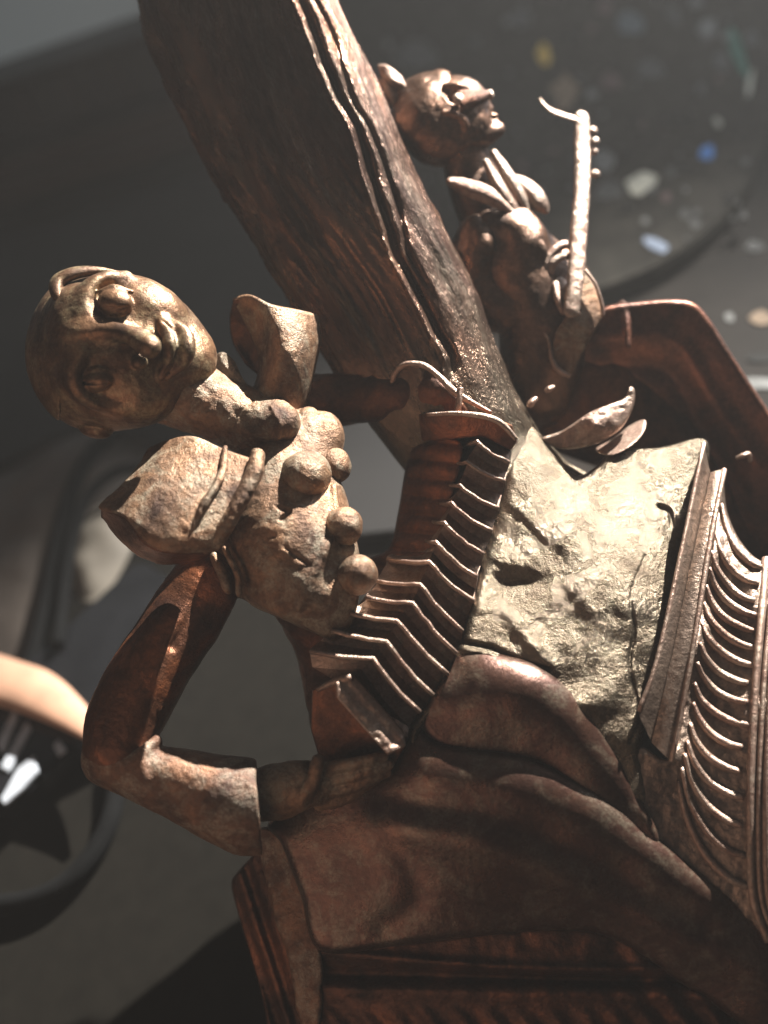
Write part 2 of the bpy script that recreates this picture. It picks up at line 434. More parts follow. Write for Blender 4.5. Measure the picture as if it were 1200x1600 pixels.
hd = hd.cut(tube([(254, 500, 94, 3), (274, 522, 108, 3.6), (277, 543, 115, 3.6), (274, 562, 108, 3.6), (258, 586, 98, 3)]), 4)
hd = hd.cut(tube([(212, 590, 112, 3), (238, 606, 100, 5), (262, 612, 82, 3)]), 10)                                      # smile crease
hd = hd.u(ell((150, 672, 10), (26, 13, 20), 10), 6)                                                                     # ear
hd = hd.disp(lambda P: fbm(P, 40, 3, 2) * 1.3 + fbm(P, 9, 8, 2) * 0.35)
head = clay('head', hd, M_face, player, 2.0)

# skullcap with a rolled edge
capc = ell((152, 549, -12), (113, 129, 121)); capi = ell((152, 550, -12), (103, 119, 111))
edge = [(86, 432), (112, 470), (118, 520), (112, 575), (96, 625), (92, 680)]
capshape = capc.isect(lambda P: (P[:, 0] - np.interp(P[:, 1], [q[1] for q in edge], [q[0] for q in edge])) * 0.85, 5).cut(capi, 3)
capshape = capshape.u(tube([(190, 425, 26, 3), (150, 423, 34, 7), (112, 428, 42, 11), (90, 440, 48, 11), (88, 458, 62, 9), (98, 474, 76, 4)]), 14)
clay('skullcap', capshape.disp(lambda P: fbm(P, 40, 5, 2) * 1.2), M_face, player, 2.2)

# neck, torso
nk = tube([(255, 595, -15, 66), (320, 628, -5, 54), (380, 655, -4, 52), (450, 690, -15, 52)])
nk = nk.disp(lambda P: fbm(P, 14, 6) * 1.8)
clay('neck', nk, M_body, player, 2.4)
ts = tube([(436, 700, -24, 66), (446, 775, 0, 90), (452, 845, 26, 102), (474, 915, 44, 86), (492, 955, 42, 56)])
ts = ts.u(ell((490, 700, -10), (45, 60, 48), 30), 26).u(ell((345, 890, 10), (48, 60, 50), 20), 24)
ts = ts.u(ell((505, 905, 52), (40, 78, 44), 28), 18)
ts = ts.u(tube([(522, 760, 68, 3), (524, 820, 98, 5), (504, 870, 122, 6), (466, 950, 124, 5)]), 10)    # front placket
for tr in ([(432, 792), (452, 800), (440, 812)], [(398, 818), (428, 838), (404, 842)], [(446, 856), (484, 884), (452, 892)], [(372, 850), (392, 866), (380, 880)], [(416, 900), (430, 926), (440, 912)]):
    pts = [(x, y, 121 + (y - 820) * 0.28 - 0.004 * ((x - 430) ** 2) * 0.6, 2.6) for x, y in tr + tr[:1]]
    ts = ts.cut(tube([pts[0], pts[1]], 2).u(tube([pts[1], pts[2]], 2), 1), 3)
for fold in ([(335, 870, 74, 6), (352, 905, 84, 9), (356, 945, 80, 7)], [(352, 858, 84, 5), (372, 900, 100, 7), (372, 950, 92, 5)]):
    ts = ts.u(tube(fold), 9)
ts = ts.u(tube([(528, 870, 78, 30), (520, 940, 84, 40), (500, 985, 84, 30)]), 12)
ts = ts.isect(lambda P: (P[:, 1] - (962 + (P[:, 0] - 430) * 0.45)) * 0.9, 12)
ts = ts.disp(lambda P: fbm(P, 50, 11, 2) * 2.4 + fbm(P, 11, 12, 2) * 0.6)
clay('tunic', ts, M_body, player, 2.2)
wt = tube([(478, 930, -70, 60), (525, 1010, -95, 62), (560, 1110, -95, 75), (600, 1210, -70, 90)]).disp(lambda P: fbm(P, 40, 13) * 4)
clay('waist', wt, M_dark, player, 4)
for (x, y, z, r) in ((479, 742, 74, 39), (522, 728, 20, 27), (538, 822, 92, 30), (560, 898, 112, 31), (482, 660, -8, 24)):
    b = ell((x, y, z), (r, r * 1.02, r)).u(ell((x - r * .5, y + r * .15, z - r * .55), (r * .95, r * .8, r * .8)), 10).disp(lambda P: fbm(P, 30, int(x), 2) * 1.8 + fbm(P, 8, 3, 2) * .4)
    clay('ball_button', b, M_body, player, 1.9)

# collar
kn = tube([(345, 668, 0, 24), (385, 662, 18, 34), (422, 658, 28, 36), (440, 660, 34, 30)])
kn = kn.cut(tube([(430, 640, 66, 4), (442, 658, 72, 5), (448, 680, 64, 3)]), 4).u(tube([(424, 636, 58, 3), (434, 655, 66, 4), (436, 684, 58, 3)]), 5)
clay('collar_knot', kn.disp(lambda P: fbm(P, 15, 21) * 1.5), M_body, player, 2)
sheet('collar_flap', [
    [(234, 702, 38), (264, 690, 56), (302, 684, 74), (350, 704, 92), (402, 722, 108)],
    [(214, 734, 68), (254, 728, 96), (300, 733, 112), (345, 750, 124), (390, 762, 128)],
    [(188, 762, 88), (236, 766, 122), (285, 785, 140), (335, 800, 142), (372, 808, 138)],
    [(158, 789, 96), (208, 802, 134), (246, 832, 150), (304, 846, 152), (350, 846, 142)],
    [(160, 794, 96), (198, 808, 134), (232, 848, 146), (274, 862, 148), (336, 860, 138)]], M_body, player, 7, 14, 12, 0.8, 4)
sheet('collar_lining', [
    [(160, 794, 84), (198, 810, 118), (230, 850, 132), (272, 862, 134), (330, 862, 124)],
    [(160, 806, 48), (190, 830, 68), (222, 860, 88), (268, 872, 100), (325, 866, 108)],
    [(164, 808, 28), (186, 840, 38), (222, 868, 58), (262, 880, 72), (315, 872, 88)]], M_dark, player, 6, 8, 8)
clay('collar_roll', tube([(402, 712, 114, 12), (396, 742, 130, 14), (372, 788, 142, 13), (346, 832, 142, 13), (322, 858, 134, 8)])
     .u(tube([(352, 700, 96, 5), (346, 742, 128, 7), (318, 790, 146, 7), (292, 846, 148, 5)]), 3).disp(lambda P: fbm(P, 12, 22) * 1.2), M_body, player, 2)
sheet('collar_flap', [
    [(366, 468, -44), (392, 463, -12), (424, 478, 14), (462, 486, 6), (495, 494, -34)],
    [(384, 500, -38), (412, 500, -2), (436, 516, 28), (468, 522, 18), (498, 530, -30)],
    [(408, 560, -28), (420, 558, 4), (440, 562, 32), (468, 566, 22), (490, 574, -28)],
    [(398, 610, -24), (414, 606, 6), (436, 606, 24), (458, 612, 14), (478, 622, -30)],
    [(380, 640, -28), (400, 636, -4), (424, 640, 10), (446, 648, 2), (470, 650, -32)]], M_body, player, 8, 12, 10, 0.8, 6, label='standing collar flap turned over')
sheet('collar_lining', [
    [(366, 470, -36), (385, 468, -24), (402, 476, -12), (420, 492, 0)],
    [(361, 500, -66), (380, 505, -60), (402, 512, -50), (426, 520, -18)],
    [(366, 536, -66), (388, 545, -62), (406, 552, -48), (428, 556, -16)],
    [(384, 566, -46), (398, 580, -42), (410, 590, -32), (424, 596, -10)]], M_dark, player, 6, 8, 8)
sheet('collar_fold', [
    [(336, 556, -20), (350, 552, -8), (366, 566, -4)],
    [(338, 578, -10), (356, 576, 6), (376, 588, 6)],
    [(350, 600, -4), (366, 602, 10), (388, 604, 8)]], M_mound, player, 5, 8, 8)

# left arm
ua = tube([(322, 905, 22, 52), (285, 970, 34, 58), (235, 1050, 54, 60), (196, 1120, 70, 60), (182, 1172, 82, 52)])
ua = ua.u(tube([(345, 880, 40, 14), (350, 930, 48, 18), (320, 985, 54, 14)]), 26)
ua = ua.cut(tube([(322, 890, 80, 3), (300, 960, 92, 4), (270, 1010, 100, 2)]), 14)
ua = ua.disp(lambda P: fbm(P, 55, 31, 2) * 2.2 + fbm(P, 10, 32, 2) * 0.35)
clay('upper_arm', ua, M_arm, player, 2.3)
fa = tube([(172, 1186, 80, 46), (215, 1206, 94, 46), (275, 1224, 98, 56), (340, 1246, 96, 68), (388, 1262, 92, 76)])
fa = fa.isect(lambda P: (P[:, 0] - 404 - (P[:, 1] - 1265) * 0.06), 4)
fa = fa.cut(ell((412, 1266, 90), (26, 62, 62)), 5).cut(tube([(240, 1165, 126, 6), (256, 1170, 134, 8)]), 3)
fa = fa.u(tube([(245, 1158, 112, 9), (222, 1182, 130, 10), (226, 1218, 140, 8)]), 8)
fa = fa.disp(lambda P: fbm(P, 45, 34, 2) * 2.2 + fbm(P, 9, 35, 2) * 0.5)
clay('sleeve', fa, M_cuff, player, 2.2)
hn = tube([(372, 1250, 84, 34), (430, 1238, 92, 44), (478, 1226, 96, 38), (520, 1226, 88, 30)], fz=0.9)
hn = hn.u(tube([(470, 1250, 124, 14), (488, 1222, 138, 12), (497, 1188, 142, 10)]), 7)                      # thumb
for i, (dy, dz, L_) in enumerate(((-12, 58, 0.92), (6, 52, 1.0), (24, 44, 0.96), (40, 34, 0.8))):       # four fingers under the end board
    hn = hn.u(tube([(500, 1216 + dy, dz + 52, 12), (500 + 44 * L_, 1208 + dy, dz + 66, 11), (500 + 82 * L_, 1198 + dy * 0.8, dz + 66, 10), (500 + 108 * L_, 1190 + dy * 0.7, dz + 58, 8)]), 3)
hn = hn.disp(lambda P: fbm(P, 14, 37) * 1.2)
clay('hand', hn, M_body, player, 2.0)

# right arm, mostly behind the collar, and its cuff over the upper end of the accordion
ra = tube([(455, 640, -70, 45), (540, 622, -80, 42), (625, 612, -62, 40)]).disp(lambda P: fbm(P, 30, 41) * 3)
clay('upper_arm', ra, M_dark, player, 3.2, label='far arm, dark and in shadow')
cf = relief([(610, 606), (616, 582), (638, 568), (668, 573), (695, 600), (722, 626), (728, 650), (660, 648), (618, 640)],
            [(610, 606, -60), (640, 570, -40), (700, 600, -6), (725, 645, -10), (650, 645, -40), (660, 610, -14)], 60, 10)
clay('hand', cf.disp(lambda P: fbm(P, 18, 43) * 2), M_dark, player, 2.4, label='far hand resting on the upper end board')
sweep('cuff', [(612, 606, -34, 4), (616, 586, -24, 5), (632, 570, -14, 5), (662, 571, -4, 5), (688, 590, 6, 5), (710, 612, 16, 6), (740, 630, 16, 4), (768, 645, 14, 3)], 5, M_rib, player)
sweep('cuff_stay', [(719, 606, 18, 5), (718, 622, 20, 5), (715, 642, 18, 6)], 5, M_rib, player)

# legs and coat in front
knee = relief([(727, 1012), (790, 1024), (850, 1044), (905, 1090), (948, 1146), (985, 1220), (1030, 1310), (1000, 1330), (930, 1270), (850, 1210), (760, 1190), (690, 1170), (655, 1125), (690, 1062)],
              [(727, 1012, 95), (790, 1022, 114), (850, 1042, 124), (905, 1090, 134), (950, 1150, 140), (1030, 1310, 134), (760, 1045, 126), (820, 1070, 142), (880, 1120, 148), (930, 1190, 146),
               (690, 1070, 110), (660, 1120, 104), (700, 1150, 102), (760, 1130, 122), (800, 1160, 116), (860, 1190, 118), (930, 1250, 126), (1000, 1320, 122), (740, 1100, 126)], 150, 12, lam=30, extra=lambda P: 8 - 26 * np.exp(-linedist(P, [(700, 1030), (727, 1008), (790, 1020), (850, 1040), (905, 1086), (950, 1146), (1000, 1240)]) / 24))
knee = knee.disp(lambda P: fbm(P, 80, 51, 2) * 2)
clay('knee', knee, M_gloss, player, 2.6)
def thigh_extra(P):
    e = 9 * np.exp(-(linedist(P, [(600, 1290), (780, 1330), (1000, 1430), (1200, 1530)]) / 32) ** 2)
    e -= 8 * np.exp(-(linedist(P, [(600, 1250), (760, 1270), (900, 1330), (1100, 1450)]) / 28) ** 2)
    e -= 5 * np.exp(-(linedist(P, [(600, 1290), (640, 1350), (650, 1410), (600, 1450)]) / 22) ** 2)
    e += 8 - 30 * np.exp(-linedist(P, [(600, 1200), (648, 1136), (680, 1154), (740, 1166), (830, 1180), (920, 1224), (1000, 1286), (1080, 1348), (1160, 1410), (1240, 1478)]) / 30)
    return e + fbm(P, 110, 55, 2) * 3
thigh = relief([(612, 1196), (650, 1134), (680, 1156), (740, 1168), (830, 1182), (920, 1226), (1000, 1288), (1080, 1350), (1160, 1412), (1240, 1480), (1240, 1640), (1100, 1560), (980, 1480), (900, 1456), (760, 1462), (620, 1478), (500, 1486), (470, 1400), (440, 1320), (420, 1285), (500, 1240), (560, 1222)],
               [(612, 1196, 100), (650, 1134, 112), (680, 1156, 120), (740, 1168, 134), (830, 1182, 142), (920, 1226, 146), (1000, 1288, 148), (1080, 1350, 150), (1160, 1412, 152), (1240, 1480, 154),
                (640, 1200, 122), (740, 1200, 148), (840, 1225, 160), (930, 1275, 164), (1020, 1335, 166), (1120, 1405, 168), (700, 1270, 130), (840, 1310, 134), (960, 1380, 134), (1080, 1460, 134), (1200, 1560, 136),
                (740, 1370, 120), (880, 1420, 114), (600, 1300, 106), (520, 1300, 82), (460, 1320, 52), (480, 1420, 62), (600, 1400, 94), (740, 1440, 102), (600, 1465, 82), (900, 1450, 102), (1000, 1490, 108), (420, 1285, 22), (1100, 1560, 112)], 150, 14, extra=thigh_extra, lam=60)
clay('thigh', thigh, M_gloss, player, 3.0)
def hem_extra(P):
    q = P.copy(); s = (q[:, 1] - 1490) - 0.02 * (q[:, 0] - 700)
    e = 10 * np.exp(-((s - 8 + 14 * np.sin(q[:, 0] / 190)) / 9) ** 2) + 7 * np.exp(-((s - 60) / 14) ** 2)
    e -= 14 * np.exp(-((s - 34) / 12) ** 2)
    rib = (q[:, 0] * 0.82 - q[:, 1] * 0.57)
    e += 4.5 * np.sin(rib / 7.5) * np.clip((q[:, 0] - 930) / 80, 0, 1) + 4 * np.sin(rib / 6.5) * np.clip((s - 75) / 30, 0, 1)
    return e + fbm(P, 24, 57) * 2
hem = relief([(470, 1470), (620, 1470), (780, 1452), (905, 1448), (990, 1470), (1100, 1545), (1240, 1620), (1240, 1720), (520, 1720), (480, 1600)],
             [(470, 1470, 20), (620, 1480, 66), (780, 1470, 96), (905, 1460, 104), (1100, 1550, 108), (1240, 1630, 106), (520, 1700, 40), (700, 1600, 96), (900, 1620, 116), (1200, 1700, 110)], 110, 12, extra=hem_extra)
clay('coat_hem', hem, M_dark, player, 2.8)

# ================================================================== ACCORDION
acc = thing('bronze_accordion', 'small bronze accordion with fanned open bellows, held by the clown with ball buttons', 'accordion', (690, 1000, -60))
R = [  # left point, corner, right point of each pleat ridge (raster + depth)
    [(668, 700, -70), (745, 690, 34), (796, 722, 20)], [(652, 724, -70), (730, 722, 38), (789, 752, 22)],
    [(646, 752, -70), (719, 759, 42), (779, 794, 26)], [(640, 782, -70), (706, 787, 46), (769, 830, 28)],
    [(634, 810, -68), (694, 817, 48), (756, 866, 32)], [(626, 838, -60), (682, 848, 50), (746, 902, 36)],
    [(606, 874, -20), (671, 878, 54), (741, 940, 40)], [(590, 908, 10), (656, 912, 58), (724, 986, 46)],
    [(572, 934, 30), (645, 942, 62), (714, 1020, 50)], [(548, 958, 40), (621, 970, 66), (700, 1052, 54)],
    [(518, 985, 46), (604, 1002, 70), (677, 1086, 58)], [(484, 1018, 50), (583, 1029, 74), (656, 1112, 62)]]
Rv = [np.array(r, float) for r in R]
for i_ in range(6): Rv[i_][0] += [26, 0, -50]
first = Rv[0] + [[4, -40, 2], [8, -38, -4], [2, -34, -2]]; last = Rv[-1] + [[8, 48, 4], [-36, 32, 2], [-28, 52, 2]]
allr = [r_ + [0, 0, 4 + 6.5 * i_] for i_, r_ in enumerate([first] + Rv + [last])]
def ridge(a, n=7):
    return np.vstack([np.linspace(a[0], a[1], n)[:-1] + (np.sin(np.linspace(0, math.pi, n))[:-1, None] * [0, 2.5, 0]), np.linspace(a[1], a[2], n + 2) - (np.sin(np.linspace(0, math.pi, n + 2))[:, None] * [3, -2.5, 0])])
for i in range(1, len(allr) - 1):
    lo_ = (ridge(allr[i - 1]) + ridge(allr[i])) / 2; hi_ = (ridge(allr[i + 1]) + ridge(allr[i])) / 2; rg = ridge(allr[i])
    dep = 58 if i > 6 else 40
    lo_ = lo_ - [0, 0, dep]; hi_ = hi_ - [0, 0, dep]
    rg = rg + np.stack([vnoise(rg, 9, i), vnoise(rg, 8, i + 40), vnoise(rg, 10, i + 80)], 1) * 1.3
    w1 = 3.6 + 0.8 * math.sin(i * 2.1)
    w1 = w1 * 0.9; bk_lo, bk_hi = lo_ - [0, 0, 70], hi_ - [0, 0, 70]
    rows = [bk_lo, lo_, rg + [0, -w1 - 1, 6 - dep], rg + [0, -w1, -4], rg + [0, -w1 * .5, -0.5], rg + [0, w1 * .5, -0.5], rg + [0, w1, -4], rg + [0, w1 + 1, 6 - dep], hi_, bk_hi]; n = len(rg)
    v = np.vstack(rows); F = []
    for a in range(len(rows) - 1):
        for b in range(n - 1):
            k = a * n + b; F.append((k, k + 1, k + n + 1, k + n))
    nr = len(rows)
    F += [tuple(a * n for a in range(nr)), tuple(a * n + n - 1 for a in range(nr))[::-1], tuple((nr - 1) * n + b for b in range(n))[::-1] + tuple(range(n - 1, -1, -1))[:0] ]
    o = link('bellows_fold', mesh_from('bellows_fold', P2W(v) - root_of(acc), F, M_rib, False), acc)
    sweep('fold_edge', rg + [0, 0, 0], 3.2, M_rib, o, 8, 1).location = (0, 0, 0)
# end boards
def prism(name, top, depth, mat, parent, h=2.0, rnd=3, extra=None):
    return clay(name, relief([p[:2] for p in top], top, depth, rnd, extra=extra, crisp=True), mat, parent, h)
prism('end_board', [(488, 1078, 112), (520, 1062, 120), (552, 1054, 128), (590, 1096, 130), (628, 1142, 126), (634, 1164, 116), (612, 1204, 92), (560, 1214, 86), (505, 1206, 84), (486, 1140, 94)], 90, M_arm, acc)
eb = relief([(552, 1054), (630, 1142), (634, 1166), (606, 1180), (526, 1090), (524, 1066)], [(552, 1054, 143), (630, 1142, 144), (606, 1180, 160), (526, 1090, 158)], 80, 3, crisp=True,
            extra=lambda P: 0.9 * np.sin((P[:, 0] * 0.74 - P[:, 1] * 0.66) / 3.2) + fbm(P, 14, 4) * 1.5)
clay('board_edge', eb, M_rib, acc, 1.8)
sweep('board_edge', [(496, 1078, 114, 3), (520, 1066, 136, 5), (550, 1058, 152, 6)], 4, M_rib, acc)
prism('end_board', [(640, 650, -60), (676, 644, 20), (764, 650, 44), (800, 664, 36), (808, 690, 26), (798, 704, 22), (770, 690, 30), (752, 682, 26), (660, 690, -40)], 60, M_arm, acc)
sweep('board_edge', [(668, 648, 26, 3), (715, 646, 42, 4), (762, 652, 50, 5), (786, 664, 46, 5), (806, 686, 36, 4)], 4, M_rib, acc)
# dark inner side wall of the bellows with its soft folds
wl = relief([(655, 690), (720, 690), (712, 760), (690, 830), (664, 880), (600, 905), (560, 880), (606, 858), (622, 800), (636, 720)],
            [(655, 690, -50), (720, 690, 10), (690, 830, 20), (664, 880, 24), (600, 905, -30), (560, 880, -80), (622, 800, -70), (670, 770, -20)], 60, 10,
            extra=lambda P: 9 * np.abs(np.sin((P[:, 1] - 690 - 0.1 * (P[:, 0] - 670)) / 29 * math.pi)))
clay('bellows_wall', wl, M_arm, acc, 2.2)

# ================================================================== TRUNK
def rootshape():
    return None
trunk = thing('bronze_tree_trunk', 'leaning bronze tree trunk with barky furrows, rising between two clowns from a spreading sunlit root', 'tree trunk', (830, 1000, -80))
LE = [(205, -60), (230, 60), (275, 160), (340, 280), (400, 380), (460, 480), (510, 560), (560, 640), (620, 720), (700, 820)]
RE = [(500, -60), (545, 40), (600, 150), (650, 270), (700, 370), (745, 460), (772, 540), (804, 610), (846, 680), (890, 725), (960, 760)]
ly, lx = [p[1] for p in LE], [p[0] for p in LE]; ry, rx = [p[1] for p in RE], [p[0] for p in RE]
zc_y, zc_v = [-60, 300, 560, 640, 700, 800], [-150, -125, -104, -102, -112, -110]
def trunk_f(P):
    x, y, z = P.T
    xl = np.interp(y, ly, lx); xr = np.interp(y, ry, rx); c = (xl + xr) / 2; hw = (xr - xl) / 2; zc = np.interp(y, zc_y, zc_v)
    u = (x - c) / hw; ur = np.interp(y, [-60, 100, 400, 600, 760], [0.6, 0.56, 0.42, 0.3, 0.0]); u = np.where(u > ur, (u - ur) / (1 - ur), (u - ur) / (1 + ur)); r = np.sqrt(u * u + ((z - zc) / 85) ** 2)
    s = y * 0.88 + x * 0.42
    ang = np.arctan2(z - zc, (x - c) * 95 / hw) * 95
    q = np.stack([ang + 9 * np.sin(s / 90), s * 0.07, ang * 0], 1)
    n1 = vnoise(q, 16, 61); n2 = vnoise(q, 7, 62); q2 = np.stack([ang, s * 0.12, ang * 0], 1); n3 = vnoise(q2, 5, 64)
    bark = 4.4 * np.abs(n1) + 3.0 * np.abs(n2) + 1.1 * n3 - 3
    # long deep furrow and raised ridge along the sunny side
    fx = np.interp(y, [-60, 30, 100, 200, 300, 400, 480, 560], [440, 482, 505, 555, 590, 625, 668, 705])
    fd = (x - fx - 5 * vnoise(np.stack([y, y * 0, y * 0], 1), 40, 7))
    front = z > zc
    bark = bark + np.where(front, 10 * np.exp(-(fd / 7) ** 2) * np.clip((600 - y) / 60, 0, 1) - 7 * np.exp(-((fd + 13) / 6) ** 2) + 6 * np.exp(-((fd - 22 - 4 * np.sin(y / 37)) / 5) ** 2) * np.clip((480 - y) / 60, 0, 1), 0)
    smooth = np.clip((y - 560) / 120, 0, 1)
    return (r - 1) * 80 * 0.8 + bark * (1 - 0.85 * smooth)
tk = S(trunk_f, [150, -60, -250], [960, 800, 20]).isect(lambda P: np.maximum(-60 - P[:, 1], P[:, 1] - 790), 3)
def trunk_grain(P):
    x, y, z = P.T; xl = np.interp(y, ly, lx); xr = np.interp(y, ry, rx); zc = np.interp(y, zc_y, zc_v)
    a_ = np.arctan2(z - zc, (x - (xl + xr) / 2) * 85 / ((xr - xl) / 2)) * 110
    s_ = y * 0.88 + x * 0.42
    return np.stack([a_, s_ * 0.2 + 0.0005 * np.maximum(s_ - 640, 0) ** 2, a_ * 0], 1) / 100
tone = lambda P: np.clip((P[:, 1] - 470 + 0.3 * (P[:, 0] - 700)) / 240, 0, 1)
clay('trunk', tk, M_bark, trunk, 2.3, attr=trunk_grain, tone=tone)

def mound_extra(P):
    G = lambda x, y, a, b, t=0: np.exp(-(((P[:, 0] - x) * math.cos(t) + (P[:, 1] - y) * math.sin(t)) / a) ** 2 - ((-(P[:, 0] - x) * math.sin(t) + (P[:, 1] - y) * math.cos(t)) / b) ** 2)
    e = -11 * np.exp(-((P[:, 0] - 806) / 44) ** 2 - ((P[:, 1] - 908) / 17) ** 2)
    e += 4 * np.exp(-(linedist(P, [(745, 945), (790, 955), (830, 1000), (862, 1040)]) / 14) ** 2)
    e -= 9 * np.exp(-((linedist(P, [(720, 1004), (770, 1014), (815, 1036), (858, 1046)])) / 4) ** 2)
    e += 9 * np.exp(-((linedist(P, [(722, 1014), (770, 1024), (815, 1046), (850, 1052)])) / 6) ** 2)
    e -= 4 * np.exp(-(linedist(P, [(1008, 868), (986, 930), (992, 985), (984, 1040), (1000, 1120), (985, 1160)], 10) / 2.4) ** 2)
    e -= 8 * np.exp(-(linedist(P, [(1030, 792), (1046, 800), (1050, 818)]) / 4) ** 2) - 6 * np.exp(-(((P[:, 0] - 1040) ** 2 + (P[:, 1] - 812) ** 2) / 500))
    for l in ([(770, 705), (800, 760), (850, 810), (900, 860)], [(760, 790), (800, 800), (850, 850)], [(845, 745), (890, 800), (950, 850)], [(735, 850), (770, 880), (800, 890)]):
        e -= 0.9 * np.exp(-(linedist(P, l) / 5) ** 2) - 0.6 * np.exp(-(linedist(P, [(a + 6, b - 6) for a, b in l]) / 5) ** 2)
    e += 15 * G(925, 885, 85, 66, 0.5) + 7 * G(900, 790, 50, 26, 0.8) + 7 * G(930, 1100, 50, 40) - 5 * G(840, 850, 30, 60, -0.7) + 6 * G(830, 760, 40, 80, -0.7) - 8 * G(990, 800, 40, 70) + 8 * G(1040, 760, 30, 40)
    w_ = P * [1, 1, 0]
    wr = np.stack([(P[:, 0] * 0.62 + P[:, 1] * 0.78) / 5.0, -P[:, 0] * 0.78 + P[:, 1] * 0.62, P[:, 0] * 0], 1)
    wr2 = wr + np.stack([0 * wr[:, 0], 8 * vnoise(w_, 40, 3), 0 * wr[:, 0]], 1)
    return e + fbm(w_, 120, 71, 2) * 8 + fbm(w_, 46, 74, 2) * 2.6 - 0.7 * np.exp(-(vnoise(wr2, 13, 77) / 0.15) ** 2) * np.clip((980 - P[:, 1]) / 90, 0.15, 1) + fbm(w_, 16, 72, 2) * 0.6
md = relief([(800, 640), (836, 668), (868, 712), (902, 742), (930, 730), (960, 706), (1030, 700), (1106, 690), (1090, 790), (1066, 880), (1046, 980), (1020, 1080), (1004, 1180),
             (1040, 1320), (980, 1320), (930, 1190), (880, 1120), (820, 1090), (740, 1080), (700, 1090), (660, 1140), (646, 1166), (640, 1134), (684, 1076), (716, 1012), (728, 970), (742, 930), (756, 860), (780, 790), (792, 740), (800, 690), (790, 650)],
            [(800, 640, -58), (840, 670, -64), (902, 742, -46), (960, 706, -46), (1030, 700, -40), (1106, 690, -24), (1066, 880, 36), (1020, 1080, 108), (1004, 1180, 128), (1040, 1320, 112),
             (930, 1190, 130), (845, 1080, 112), (780, 1070, 108), (700, 1090, 110), (650, 1150, 112), (716, 1012, 84), (742, 930, 52), (756, 860, 18), (792, 740, -22), (802, 690, -42),
             (860, 780, 8), (940, 850, 54), (870, 850, 46), (960, 780, 14), (1000, 950, 90), (900, 960, 84), (820, 960, 78), (930, 1060, 112), (780, 830, 14), (850, 730, -22), (1040, 780, 2), (860, 1000, 100)], 130, 20, slope=0.8, extra=mound_extra, lam=8)
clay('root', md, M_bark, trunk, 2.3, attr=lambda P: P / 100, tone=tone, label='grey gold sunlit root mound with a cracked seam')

# ================================================================== RIBBED PEDESTAL
ped = thing('ribbed_pedestal', 'bronze pedestal with stepped moulding and curved ribs, its cornice lit beside the root mound', 'pedestal', (1100, 1450, -100))
def strip(name, a, b, ctrlw, mat, h=2.0):
    pass
# mouldings: crisp stepped bands swept as solid profiles
def band(name, line_a, line_b, z_a, z_b, mat, thick=60, n=26):
    A = spline(line_a, n // max(1, len(line_a) - 1)); Bq = spline(line_b, n // max(1, len(line_b) - 1)); m = min(len(A), len(Bq))
    A = np.array([A[int(i * (len(A) - 1) / (m - 1))] for i in range(m)]); Bq = np.array([Bq[int(i * (len(Bq) - 1) / (m - 1))] for i in range(m)])
    ts_ = np.linspace(0, 1, 7); rows = []
    for t in ts_:
        p = A * (1 - t) + Bq * t; z = (z_a * (1 - t) + z_b * t) + 2.5 * math.sin(math.pi * t)
        p = np.hstack([p[:, :2], (p[:, 2:3] if p.shape[1] > 2 else np.zeros((m, 1))) + z])
        p = p + np.stack([vnoise(p, 14, 5), vnoise(p, 11, 6), vnoise(p, 12, 7)], 1) * 0.9
        rows.append(p)
    bk = [rows[-1] - [0, 0, thick], rows[0] - [0, 0, thick]]
    allrows = rows + bk; v = np.vstack(allrows); F = []; R_ = len(allrows)
    for a in range(R_):
        a2 = (a + 1) % R_
        for b in range(m - 1): F.append((a * m + b, a * m + b + 1, a2 * m + b + 1, a2 * m + b))
    F += [tuple(a * m for a in range(R_)), tuple(a * m + m - 1 for a in range(R_))[::-1]]
    import bmesh
    me = mesh_from(name, P2W(v) - root_of(ped), F, mat)
    bm = bmesh.new(); bm.from_mesh(me); bmesh.ops.recalc_face_normals(bm, faces=bm.faces); bm.to_mesh(me); bm.free()
    me.set_sharp_from_angle(angle=math.radians(40))
    return link(name, me, ped)
L0 = [(1104, 690, 0), (1072, 860, 40), (1034, 1030, 62), (1003, 1110, 62)]
L1 = [(1110, 738, 0), (1080, 880, 60), (1046, 1040, 104), (1018, 1160, 116)]
L2 = [(1131, 733, 0), (1108, 850, 54), (1082, 1010, 100), (1048, 1190, 120)]
band('moulding', [(1100, 694, 0), (1066, 860, 58), (1028, 1030, 104), (998, 1116, 116)], L1, 14, 5, M_mould)
band('moulding', L1, L2, 7, 12, M_mould)
sweep('moulding_bead', [(x - 2, y, z + 14, 3.6) for x, y, z in [(1102, 692, 0), (1067, 860, 58), (1029, 1030, 104), (1000, 1112, 116)]], 4, M_rib, ped)
sweep('moulding_bead', [(x + 1, y, z + 12, 4) for x, y, z in L2], 4, M_rib, ped)
# cove behind the ribs
cove = relief([(1128, 745), (1136, 800), (1160, 850), (1196, 878), (1250, 860), (1250, 1560), (1180, 1500), (1060, 1400), (990, 1290), (996, 1170), (1050, 1180), (1084, 1010), (1112, 860)],
              [(1128, 745, -6), (1136, 800, -14), (1196, 878, 16), (1250, 880, 10), (1250, 1500, 60), (1180, 1430, 66), (1090, 1330, 56), (1010, 1200, 56), (1050, 1180, 60), (1084, 1010, 58), (1112, 860, 30),
               (1120, 930, 26), (1110, 1060, 42), (1100, 1180, 50), (1185, 930, 40), (1175, 1100, 64), (1165, 1300, 74), (1150, 1000, 38), (1135, 1120, 46), (1125, 1240, 56)], 90, 6,
              extra=lambda P: fbm(P * [1, 1, 0], 14, 81) * 1.6 + 0.2 * (np.minimum(P[:, 1], 1180) - 850) + 0.05 * np.maximum(P[:, 1] - 1180, 0))
clay('cove', cove, M_mould, ped, 2.4)
